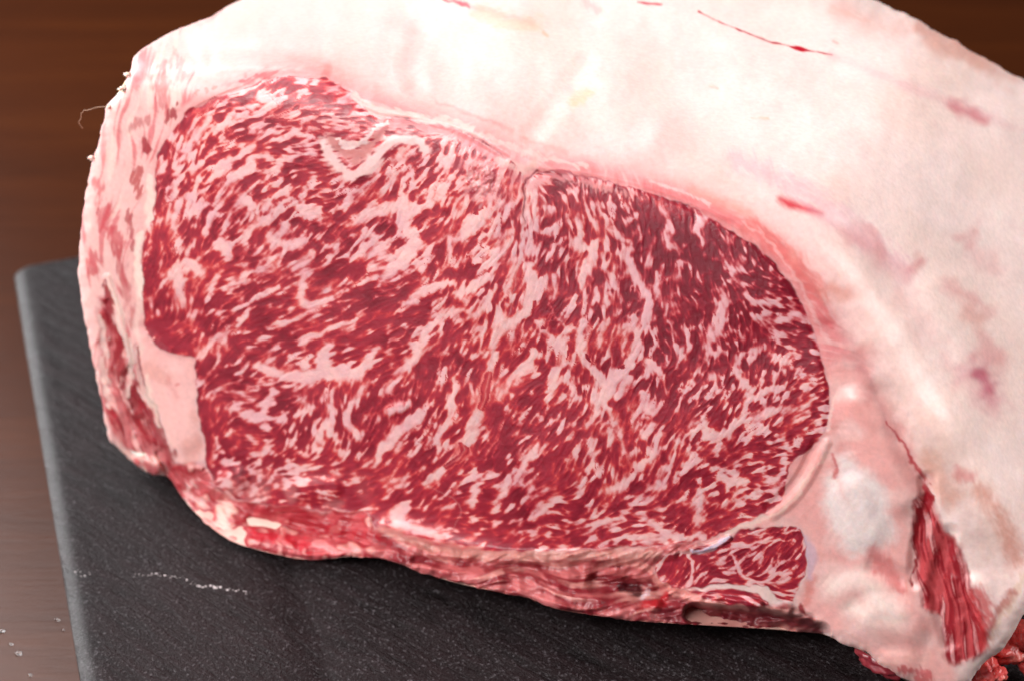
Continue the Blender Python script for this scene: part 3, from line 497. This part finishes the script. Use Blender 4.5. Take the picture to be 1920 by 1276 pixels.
# ------------------------------------------------------------------ materials
def newmat(name):
    m = bpy.data.materials.new(name); m.use_nodes = True; nt = m.node_tree
    return m, nt, nt.nodes["Principled BSDF"], nt.links
def ramp(nt, stops):
    n = nt.nodes.new('ShaderNodeValToRGB'); cr = n.color_ramp
    while len(cr.elements) < len(stops): cr.elements.new(.5)
    for e_, (p, c) in zip(cr.elements, stops):
        e_.position = p; c = s2l(c) if not np.isscalar(c) else [c] * 3; e_.color = (*c, 1)
    return n
def mixc(nt, f, a, b, mode='MIX'):
    n = nt.nodes.new('ShaderNodeMix'); n.data_type = 'RGBA'; n.blend_type = mode
    for i, x in ((0, f), (6, a), (7, b)):
        if isinstance(x, (int, float)): n.inputs[i].default_value = x
        elif isinstance(x, tuple): n.inputs[i].default_value = x
        else: nt.links.new(x, n.inputs[i])
    return n.outputs[2]
def noise(nt, scale, detail=4, rough=.6, vec=None, dist=0):
    n = nt.nodes.new('ShaderNodeTexNoise'); n.inputs['Scale'].default_value = scale; n.inputs['Detail'].default_value = detail
    n.inputs['Roughness'].default_value = rough; n.inputs['Distortion'].default_value = dist
    if vec is not None: nt.links.new(vec, n.inputs['Vector'])
    return n.outputs[0]
def math_(nt, op, a, b=0.):
    n = nt.nodes.new('ShaderNodeMath'); n.operation = op
    for i, x in ((0, a), (1, b)):
        if isinstance(x, (int, float)): n.inputs[i].default_value = x
        else: nt.links.new(x, n.inputs[i])
    return n.outputs[0]
def bumpn(nt, h, dist, strength, prev=None):
    n = nt.nodes.new('ShaderNodeBump'); n.inputs['Distance'].default_value = dist; n.inputs['Strength'].default_value = strength
    nt.links.new(h, n.inputs['Height'])
    if prev is not None: nt.links.new(prev, n.inputs['Normal'])
    return n.outputs[0]
def attr(nt, name):
    n = nt.nodes.new('ShaderNodeAttribute'); n.attribute_name = name; return n

m_meat, nt, bs, lk = newmat("raw_beef")
a_m = attr(nt, "marbling").outputs['Fac']; a_w = attr(nt, "lean_region").outputs['Fac']; a_c = attr(nt, "fat_pigment").outputs['Color']; a_d = attr(nt, "lean_depth").outputs['Fac']
tc = nt.nodes.new('ShaderNodeTexCoord').outputs['Object']
fine = noise(nt, 2600, 3, .65, tc); mid = noise(nt, 620, 4, .6, tc)
mm_ = math_(nt, 'ADD', a_m, math_(nt, 'MULTIPLY', math_(nt, 'SUBTRACT', fine, .5), .10))
ra = ramp(nt, [(0, (156, 32, 52)), (.32, (178, 42, 60)), (.44, (206, 62, 66)), (.54, (222, 110, 106)), (.68, (238, 170, 166)), (.88, (244, 194, 190))])
rb = ramp(nt, [(0, (122, 12, 34)), (.32, (142, 18, 42)), (.44, (178, 42, 58)), (.54, (202, 92, 98)), (.68, (224, 152, 156)), (.88, (232, 176, 180))])
for r_n in (ra, rb): lk.new(mm_, r_n.inputs[0])
lean = mixc(nt, a_d, ra.outputs[0], rb.outputs[0])
col = mixc(nt, a_w, a_c, lean)
vr = ramp(nt, [(.3, (240, 238, 238)), (.7, (255, 255, 255))]); lk.new(mid, vr.inputs[0])
col = mixc(nt, 1.0, col, vr.outputs[0], 'MULTIPLY')
lk.new(col, bs.inputs['Base Color'])
bs.inputs['Subsurface Weight'].default_value = .35; bs.inputs['Subsurface Radius'].default_value = (1, .35, .22); bs.inputs['Subsurface Scale'].default_value = .0035
rr = ramp(nt, [(.3, 70), (.7, 70)]); rr.color_ramp.elements[0].color = (.28,) * 3 + (1,); rr.color_ramp.elements[1].color = (.48,) * 3 + (1,)
lk.new(mid, rr.inputs[0]); lk.new(mixc(nt, a_w, (.43, .43, .43, 1), rr.outputs[0]), bs.inputs['Roughness'])
bs.inputs['Specular IOR Level'].default_value = .5
b1 = bumpn(nt, fine, .00016, .4); b2 = bumpn(nt, mid, .0005, .35, b1); lk.new(b2, bs.inputs['Normal'])
for n_ in [n_ for n_ in nt.nodes if n_.bl_idname == 'ShaderNodeBump']:      # lean is grainy, fat is waxy
    lk.new(math_(nt, 'ADD', math_(nt, 'MULTIPLY', a_w, .32), .015), n_.inputs['Strength'])

# ------------------------------------------------------------------ build the block in parts
block = thing("beef_block", "large raw block of finely marbled beef with thick white fat, lying on the black slate", "beef",
              loc=tuple(at_z(900, 1080, SLATE_Z)))
LAB = np.zeros((H, W), int)
parts = ["outer_fat", "side_strip", "seam_fat", "sinew_band", "lower_trim", "under_trim", "fibrous_lean", "fat_wedge", "lean_strip", "small_muscle", "cap_muscle", "eye_muscle"]
for i, sd in [(1, sd_side), (3, sd_bd), (4, sd_lt), (5, sd_ut), (2, sd_sr), (6, sd_fb), (7, sd_fp), (8, sd_ls), (9, np.minimum(sd_sm, sd_lo)), (10, sd_cap), (11, sd_eye)]:
    LAB[sd < 0] = i
qi = np.arange(H * W).reshape(H, W)
Q = np.stack([qi[:-1, :-1], qi[1:, :-1], qi[1:, 1:], qi[:-1, 1:]], -1).reshape(-1, 4)
kf = keep.ravel()
Q = Q[kf[Q].all(1)]; ql = LAB.ravel()[Q[:, 0]]
Pf = P.reshape(-1, 3); Nv = NRM.reshape(-1, 3); base = np.array(block.location)
labels = {"eye_muscle": "darker red oval muscle with fine white marbling", "cap_muscle": "broad muscle with coarse slanting white marbling", "small_muscle": "small triangular dark muscle at the lower corner",
          "fibrous_lean": "stringy red lean between two fat layers", "fat_wedge": "smooth pale pink wedge of fat"}
for i, nm in enumerate(parts):
    q = Q[ql == i]
    if not len(q): print("EMPTY", nm); continue
    idx, inv = np.unique(q, return_inverse=True); inv = inv.reshape(q.shape)
    me = mesh_np(nm, Pf[idx] - base, inv)
    for an, src in (("marbling", MARB), ("lean_region", W_M), ("lean_depth", DEEP)):
        a = me.attributes.new(an, 'FLOAT', 'POINT'); a.data.foreach_set('value', src.ravel()[idx].astype(np.float32))
    a = me.attributes.new("fat_pigment", 'FLOAT_COLOR', 'POINT')
    c4 = np.ones((len(idx), 4), np.float32); c4[:, :3] = np.clip(COL.reshape(-1, 3)[idx], 0, 1); a.data.foreach_set('color', c4.ravel())
    me.normals_split_custom_set_from_vertices(Nv[idx].astype(np.float32))
    me.materials.append(m_meat); o = obj(nm, me, block)
    if nm in labels: o['label'] = labels[nm]
# back of the block: closes the volume behind the outline
po = spl(np.vstack([np.array(OUT, float), OUT[:1]]), 16)[:-1]
ji = np.clip(((po[:, 0] - us[0]) / S).round().astype(int), 0, W - 1); ii = np.clip(((po[:, 1] - vs[0]) / S).round().astype(int), 0, H - 1)
tb = T[ii, ji]; cen = np.array([1050., 620.]); rings = []
for k, (sh, add) in enumerate([(.9992, .0), (.996, .003), (.985, .012), (.96, .03), (.90, .055), (.78, .075), (.55, .09), (.2, .095)]):
    p2 = cen + (po - cen) * sh; rr_ = rays(p2[:, 0], p2[:, 1]); t2 = tb + add
    if k > 4: t2 = t2 * (1 - (k - 4) / 6) + (tb.mean() + add) * (k - 4) / 6
    pt = CP + rr_ * t2[:, None]; low = np.where((po[:, 0] > 560) & (po[:, 0] < 1640) & (po[:, 1] > 900), rings[0][:, 2] - .001 if k else 0., SLATE_Z + .001 + .001 * k); pt[:, 2] = np.maximum(pt[:, 2], low); rings.append(pt)
n = len(po); co = np.vstack(rings + [rings[-1].mean(0)[None]])
qs = []
for k in range(len(rings) - 1):
    for j in range(n): qs.append((k * n + j, k * n + (j + 1) % n, (k + 1) * n + (j + 1) % n, (k + 1) * n + j))
me = mesh_np("rear_fat", co - base, np.array(qs))
m_back, nt, bs, lk = newmat("rear_fat"); tc = nt.nodes.new('ShaderNodeTexCoord').outputs['Object']
rb_ = ramp(nt, [(.35, (238, 216, 200)), (.6, (226, 160, 150)), (.75, (170, 50, 60))]); lk.new(noise(nt, 38, 5, .6, tc), rb_.inputs[0]); lk.new(rb_.outputs[0], bs.inputs['Base Color']); bs.inputs['Roughness'].default_value = .5
me.materials.append(m_back); obj("rear_fat", me, block)

def blob(name, loc, rad, mat, parent=None, seed=0, sub=3, amp=.25, freq=2.2, scale=(1, 1, 1), rot=0.):
    import bmesh
    from mathutils import noise as mn
    bm = bmesh.new(); bmesh.ops.create_icosphere(bm, subdivisions=sub, radius=1)
    Mx = Matrix.Rotation(rot, 3, 'Z')
    for v_ in bm.verts:
        d = 1 + amp * mn.noise(v_.co * freq + Vector((seed * 7.3, seed, 0))) + amp * .4 * mn.noise(v_.co * freq * 2.7 + Vector((seed, 3, seed)))
        c = v_.co * d * rad; v_.co = Mx @ Vector((c.x * scale[0], c.y * scale[1], c.z * scale[2]))
    me = bpy.data.meshes.new(name); bm.to_mesh(me); bm.free()
    for p in me.polygons: p.use_smooth = True
    me.materials.append(mat); o = obj(name, me, parent); o.location = Vector(loc) - (parent.location if parent else Vector()); return o
def surf(u, v, lift=0.):
    i = int((v - vs[0]) / S); j = int((u - us[0]) / S); i = min(max(i, 0), H - 1); j = min(max(j, 0), W - 1)
    return P[i, j] + NRM[i, j] * lift
m_crumb, nt, bs, lk = newmat("fat_crumb"); bs.inputs['Base Color'].default_value = (*s2l((240, 212, 200)), 1); bs.inputs['Roughness'].default_value = .6; bs.inputs['Specular IOR Level'].default_value = .25; bs.inputs['Subsurface Weight'].default_value = .3; bs.inputs['Subsurface Scale'].default_value = .002
px = .42 / FPX
for i, (u, v, r) in enumerate([(240, 141, 5), (204, 201, 4), (172, 298, 5), (231, 168, 6)]):
    blob("fat_shred", surf(u + (5 if u < 300 else 0), v, -.0002) if u > 300 else (CP + rays(u, v) * surf_t if False else surf(u + 6, v) + np.array([-6 * px, 0, 0])), r * px, m_crumb, block, seed=i, sub=3, amp=1.1, scale=(1.3, 1, .7), rot=i * 1.3)

# dark trimmings at the lower right
m_scrap, nt, bs, lk = newmat("lean_scrap"); tc = nt.nodes.new('ShaderNodeTexCoord').outputs['Object']
rs = ramp(nt, [(.3, (190, 44, 48)), (.55, (214, 84, 80)), (.72, (228, 140, 128))]); lk.new(noise(nt, 150, 5, .6, tc), rs.inputs[0]); lk.new(rs.outputs[0], bs.inputs['Base Color'])
bs.inputs['Roughness'].default_value = .3; bs.inputs['Subsurface Weight'].default_value = .2; bs.inputs['Subsurface Scale'].default_value = .003
lk.new(bumpn(nt, noise(nt, 420, 4, .6, tc), .0008, .6), bs.inputs['Normal'])
sc_t = thing("meat_scrap", "small wet lobed red scrap of trimmed meat beside the block at the lower right corner", "meat scrap", loc=tuple(at_z(1880, 1250, SLATE_Z)))
for i, (u, v, r, z, s_) in enumerate([(1885, 1222, 30, .012, (1.2, .9, .8)), (1925, 1190, 34, .016, (1, .9, 1.1)), (1845, 1262, 34, .010, (.8, 1, 1.1)), (1950, 1240, 36, .010, (1.1, 1, .9)), (1875, 1262, 14, .014, (1, 1, 1))]):
    blob("lobe", at_z(u, v, SLATE_Z + z), r * px * .95, m_scrap, sc_t, seed=11 + i, sub=4, amp=.35, scale=s_)
m_dark, nt, bs, lk = newmat("dark_lean"); bs.inputs['Roughness'].default_value = .3; tc = nt.nodes.new('ShaderNodeTexCoord').outputs['Object']
rs = ramp(nt, [(.35, (110, 20, 34)), (.6, (150, 60, 66)), (.75, (190, 120, 116))]); lk.new(noise(nt, 180, 5, .6, tc), rs.inputs[0]); lk.new(rs.outputs[0], bs.inputs['Base Color'])
blob("dark_flap", at_z(1665, 1236, SLATE_Z + .012), 46 * px, m_dark, block, seed=31, sub=4, amp=.3, scale=(1.3, .7, .55), rot=-.4)

# ------------------------------------------------------------------ thread
def tube(name, pts, r, mat):
    cu_ = bpy.data.curves.new(name, 'CURVE'); cu_.dimensions = '3D'; sp = cu_.splines.new('POLY'); sp.points.add(len(pts) - 1)
    for q_p, p in zip(sp.points, pts): q_p.co = (*p, 1)
    cu_.bevel_depth = r; cu_.bevel_resolution = 2
    o = bpy.data.objects.new(name, cu_); C.objects.link(o); dg = bpy.context.evaluated_depsgraph_get()
    me = bpy.data.meshes.new_from_object(o.evaluated_get(dg)); bpy.data.objects.remove(o); bpy.data.curves.remove(cu_)
    me.materials.append(mat)
    for p in me.polygons: p.use_smooth = True
    return obj(name, me)
m_th, nt, bs, lk = newmat("thread"); bs.inputs['Base Color'].default_value = (*s2l((205, 165, 140)), 1)
tp = spl([(200, 200), (180, 202), (165, 207), (158, 207), (152, 215), (152, 222), (148, 228), (150, 234), (155, 241)], 3)
t0 = T[int((200 - vs[0]) / S), int((212 - us[0]) / S)]
th = tube("thread", [tuple(CP + rays(u, v) * (t0 + .0004 * i)) for i, (u, v) in enumerate(tp)], .00007, m_th)
tag(th, "fine pale loose fibre curling off the upper left edge of the beef", "fibre")

# ------------------------------------------------------------------ slate
c0 = at_z(22, 492, SLATE_Z); aL = at_z(150, 1276, SLATE_Z); e1 = (aL - c0); e1[2] = 0; e1 /= np.linalg.norm(e1); e2 = np.array([-e1[1], e1[0], 0])
LX, LY = .42, .40; d_ = .0008
sx = np.arange(0, LX, d_); sy = np.arange(0, LY, d_); SX, SY = np.meshgrid(sx, sy)
rs_ = np.random.RandomState(3)
def g2(shape, s1, s2):
    nn = rs_.randn(*shape); fy = np.fft.fftfreq(shape[0])[:, None]; fx = np.fft.rfftfreq(shape[1])[None]
    nn = np.fft.irfft2(np.fft.rfft2(nn) * np.exp(-2 * math.pi ** 2 * ((fx * s1) ** 2 + (fy * s2) ** 2)), s=shape); return nn / nn.std()
edge = np.minimum(SX, SY)
rc = .009; cx_ = np.clip(rc - SX, 0, None); cy_ = np.clip(rc - SY, 0, None); edge = np.where((SX < rc) & (SY < rc), rc - np.hypot(cx_, cy_), edge)
bev = np.clip(1 - edge / .0085, 0, 1)
h = -.0034 * bev ** 2 + .00012 * g2(SX.shape, 30, 12) 
X = c0[0] + SX * e2[0] + SY * e1[0]; Y = c0[1] + SX * e2[1] + SY * e1[1]
# step shaped along one curved line so its right side catches light
cl = np.array([at_z(u, v, SLATE_Z)[:2] for u, v in [(520, 940), (552, 1070), (566, 1110), (598, 1180), (622, 1276), (640, 1380)]])
xl = np.interp(-Y, -cl[:, 0] * 0 - cl[:, 1], cl[:, 0]); sdl = X - xl
h += -.0020 * np.exp(-(np.clip(-sdl, 0, None) / .009) ** 2) * (sdl < 0) + np.where(sdl >= 0, -.0020 + .0052 * (1 - np.exp(-np.clip(sdl, 0, None) / .012)) * np.exp(-np.clip(sdl, 0, None) / .12) + .0020 * sm(sdl, .0, .12), 0)
SR = lambda a: a
kx, ky = X * math.cos(math.radians(28)) - Y * math.sin(math.radians(28)), X * math.sin(math.radians(28)) + Y * math.cos(math.radians(28))
tx = g2((400, 400), 22, 2.2); t_i = (np.abs(kx) * 700).astype(int) % 400; t_j = (np.abs(ky) * 700).astype(int) % 400
h += sm(sdl, 0, .02) * .00016 * tx[t_j, t_i] * 2.2 + .00004 * tx[t_i, t_j]
good = edge > -d_ * .5
Z = SLATE_Z + h
co = np.stack([X, Y, Z], -1).reshape(-1, 3); hh, ww = SX.shape; qi2 = np.arange(hh * ww).reshape(hh, ww)
Q2 = np.stack([qi2[:-1, :-1], qi2[1:, :-1], qi2[1:, 1:], qi2[:-1, 1:]], -1).reshape(-1, 4); Q2 = Q2[good.ravel()[Q2].all(1)]
idx, inv = np.unique(Q2, return_inverse=True)
# slate material
m_sl, nt, bs, lk = newmat("black_slate"); tcn = nt.nodes.new('ShaderNodeTexCoord').outputs['Object']
vrn = nt.nodes.new('ShaderNodeVectorRotate'); vrn.rotation_type = 'Z_AXIS'; vrn.inputs['Angle'].default_value = math.radians(36); lk.new(tcn, vrn.inputs['Vector'])
mp = nt.nodes.new('ShaderNodeMapping'); lk.new(vrn.outputs[0], mp.inputs['Vector']); mp.inputs['Scale'].default_value = (1, 5, 1)
n1 = noise(nt, 1000, 3, .75, tcn); n2 = noise(nt, 42, 8, .72, mp.outputs[0], .25); n3 = noise(nt, 14, 3, .5, tcn)
c1 = ramp(nt, [(.35, (14, 6, 7)), (.6, (28, 15, 17)), (.8, (48, 35, 38))]); lk.new(n2, c1.inputs[0])
c2 = ramp(nt, [(.57, (0, 0, 0)), (.66, (150, 145, 150))]); lk.new(n1, c2.inputs[0])  # pale flecks added to the colour in place of glints
colr = mixc(nt, .30, c1.outputs[0], c2.outputs[0], 'ADD')
lk.new(colr, bs.inputs['Base Color'])
r1 = ramp(nt, [(.3, (255, 255, 255)), (.7, (255, 255, 255))]); r1.color_ramp.elements[0].color = (.28,) * 3 + (1,); r1.color_ramp.elements[1].color = (.40,) * 3 + (1,); lk.new(n2, r1.inputs[0]); 
a_rim = attr(nt, "rim_wear").outputs['Fac']
lk.new(mixc(nt, a_rim, r1.outputs[0], (.34, .34, .34, 1)), bs.inputs['Roughness'])
lk.new(math_(nt, 'ADD', math_(nt, 'MULTIPLY', a_rim, .90), .18), bs.inputs['Specular IOR Level'])
nb = bumpn(nt, n1, .0005, 1.0); nb = bumpn(nt, n2, .0030, .6, nb); lk.new(nb, bs.inputs['Normal'])
slate = thing("slate_board", "black textured slate board with rounded bright edges under the beef", "slate board", loc=tuple(c0))
me = mesh_np("top_surface", co[idx] - c0, inv.reshape(-1, 4)); me.materials.append(m_sl)
a = me.attributes.new("rim_wear", 'FLOAT', 'POINT'); a.data.foreach_set('value', sm(bev.ravel()[idx], .35, .85).astype(np.float32)); obj("top_surface", me, slate)
# rim side
ou = [(0, LY - d_)] + [(0, y) for y in np.linspace(LY - .01, rc, 20)] + [(rc - rc * math.sin(a), rc - rc * math.cos(a)) for a in np.linspace(math.pi / 2, 0, 12)] + [(x, 0) for x in np.linspace(rc, LX - d_, 20)] + [(LX - d_, LY - d_)]
ou = np.array(ou); n = len(ou); cc = np.array([.02, .02])
lv = [(0, -.0034), (.0002, -.0042), (-.0002, -.006), (-.0016, -.0095)]
pts = []
for off, z in lv:
    for x, y in ou:
        dx = -off if x < rc * 1.01 or x < y else 0; dy = -off if y < rc * 1.01 or y < x else 0
        pts.append(c0 + e2 * (x + (dx if x < .01 else 0)) + e1 * (y + (dy if y < .01 else 0)) + np.array([0, 0, z]))
qs = [(k * n + j, k * n + (j + 1) % n, (k + 1) * n + (j + 1) % n, (k + 1) * n + j) for k in range(len(lv) - 1) for j in range(n)]
me = mesh_np("edge_side", np.array(pts) - c0, np.array(qs)); me.materials.append(m_sl); obj("edge_side", me, slate)
import bmesh
foot_bm = bmesh.new()
bmesh.ops.create_cone(foot_bm, cap_ends=True, segments=24, radius1=.006, radius2=.007, depth=.0035)
fm = bpy.data.meshes.new("foot"); foot_bm.to_mesh(fm); foot_bm.free(); fm.materials.append(m_sl)
for x, y in ((.03, .03), (LX - .03, .03), (.03, LY - .03), (LX - .03, LY - .03)):
    o = obj("foot", fm, slate); o.location = Vector(e2 * x + e1 * y) + Vector((0, 0, -.0102))
# chalky scratch on the slate
m_sc, nt, bs, lk = newmat("scratch"); bs.inputs['Base Color'].default_value = (*s2l((205, 195, 195)), 1); bs.inputs['Roughness'].default_value = .6
bmS = bmesh.new(); rnd = random.Random(5)
def hz(pt):
    d = pt[:2] - c0[:2]; x = d @ e2[:2]; y = d @ e1[:2]; j = int(np.clip(x / d_, 0, ww - 1)); i = int(np.clip(y / d_, 0, hh - 1)); return Z[i, j]
sp = spl([(252, 1078), (285, 1074), (315, 1080), (345, 1084), (370, 1096), (400, 1100), (435, 1104), (462, 1108)], 2.2)
for u, v in list(sp) + [(150 + rnd.gauss(0, 4), 1060 + i * 2.4) for i in range(8)] + [(152 + 2.2 * i, 1075 + rnd.gauss(0, 1)) for i in range(9)]:
    if rnd.random() < .25 or (255 < u < 280 and rnd.random() < .7): continue
    p = at_z(u + rnd.gauss(0, 1), v + rnd.gauss(0, 2), SLATE_Z); p[2] = hz(p) + .00008
    r = rnd.choice([.00012, .0002, .0003]) * (1.3 if 370 < u < 430 else 1)
    k = rnd.randint(5, 7); vv_ = [bmS.verts.new((p[0] + r * rnd.uniform(.5, 1.3) * 1.4 * math.cos(6.283 * i / k) - c0[0], p[1] + r * rnd.uniform(.5, 1.2) * math.sin(6.283 * i / k) - c0[1], p[2] - c0[2])) for i in range(k)]
    bmS.faces.new(vv_)
me = bpy.data.meshes.new("scratch"); bmS.to_mesh(me); bmS.free(); me.materials.append(m_sc); o = obj("scratch", me, slate); o['kind'] = 'stuff'; o['label'] = "broken line of pale scratches"

# ------------------------------------------------------------------ wooden table
m_w, nt, bs, lk = newmat("varnished_wood"); tcn = nt.nodes.new('ShaderNodeTexCoord').outputs['Object']
mp = nt.nodes.new('ShaderNodeMapping'); lk.new(tcn, mp.inputs['Vector']); mp.inputs['Scale'].default_value = (1, 9, 1); mp.inputs['Rotation'].default_value = (0, 0, math.radians(3))
g1 = noise(nt, 3.5, 3, .5, mp.outputs[0], 1.0); g2_ = noise(nt, 40, 6, .7, mp.outputs[0], .4)
cw = ramp(nt, [(.25, (62, 27, 7)), (.55, (70, 31, 8)), (.8, (80, 38, 11))]); lk.new(g1, cw.inputs[0])
cw2 = ramp(nt, [(.3, (225, 222, 220)), (.7, (255, 255, 255))]); lk.new(g2_, cw2.inputs[0])
lk.new(mixc(nt, .8, cw.outputs[0], cw2.outputs[0], 'MULTIPLY'), bs.inputs['Base Color'])
bs.inputs['Roughness'].default_value = .30; bs.inputs['Specular IOR Level'].default_value = .38
lk.new(bumpn(nt, g2_, .0006, .15), bs.inputs['Normal'])
wx = np.linspace(-1.6, 1.6, 33); wy = np.linspace(-.4, 2.2, 27); WXg, WYg = np.meshgrid(wx, wy)
co = np.stack([WXg, WYg, 0 * WXg], -1).reshape(-1, 3); k = np.arange(co.shape[0]).reshape(WXg.shape)
me = mesh_np("table_top", co, np.stack([k[:-1, :-1], k[:-1, 1:], k[1:, 1:], k[1:, :-1]], -1).reshape(-1, 4)); me.materials.append(m_w)
o = obj("table_top", me); o['kind'] = 'structure'

# water drops on the table
m_d, nt, bs, lk = newmat("water"); bs.inputs['Transmission Weight'].default_value = 1; bs.inputs['IOR'].default_value = 1.33; bs.inputs['Roughness'].default_value = .02; bs.inputs['Base Color'].default_value = (1, 1, 1, 1)
where = ["at the far left edge", "second from the left edge", "largest in the row", "nearest the bottom edge", "nearest the slate", "tiniest one"]
for i, (u, v, r) in enumerate([(4, 1182, .0010), (21, 1206, .0007), (35, 1224, .0011), (57, 1264, .0008), (108, 1161, .0008), (118, 1180, .0005)]):
    bm = bmesh.new(); bmesh.ops.create_uvsphere(bm, u_segments=24, v_segments=12, radius=r)
    bmesh.ops.bisect_plane(bm, geom=bm.verts[:] + bm.edges[:] + bm.faces[:], plane_co=(0, 0, 0), plane_no=(0, 0, -1), clear_outer=True)
    bmesh.ops.holes_fill(bm, edges=[e_ for e_ in bm.edges if e_.is_boundary])
    for v_ in bm.verts: v_.co.z *= .35
    me = bpy.data.meshes.new("water_drop"); bm.to_mesh(me); bm.free(); me.materials.append(m_d)
    for p in me.polygons: p.use_smooth = len(p.vertices) < 6
    o = obj("water_drop", me); o.location = Vector(at_z(u, v, .0001)); tag(o, "small clear water drop on the brown table, " + where[i], "water drop", "water drops on the table")
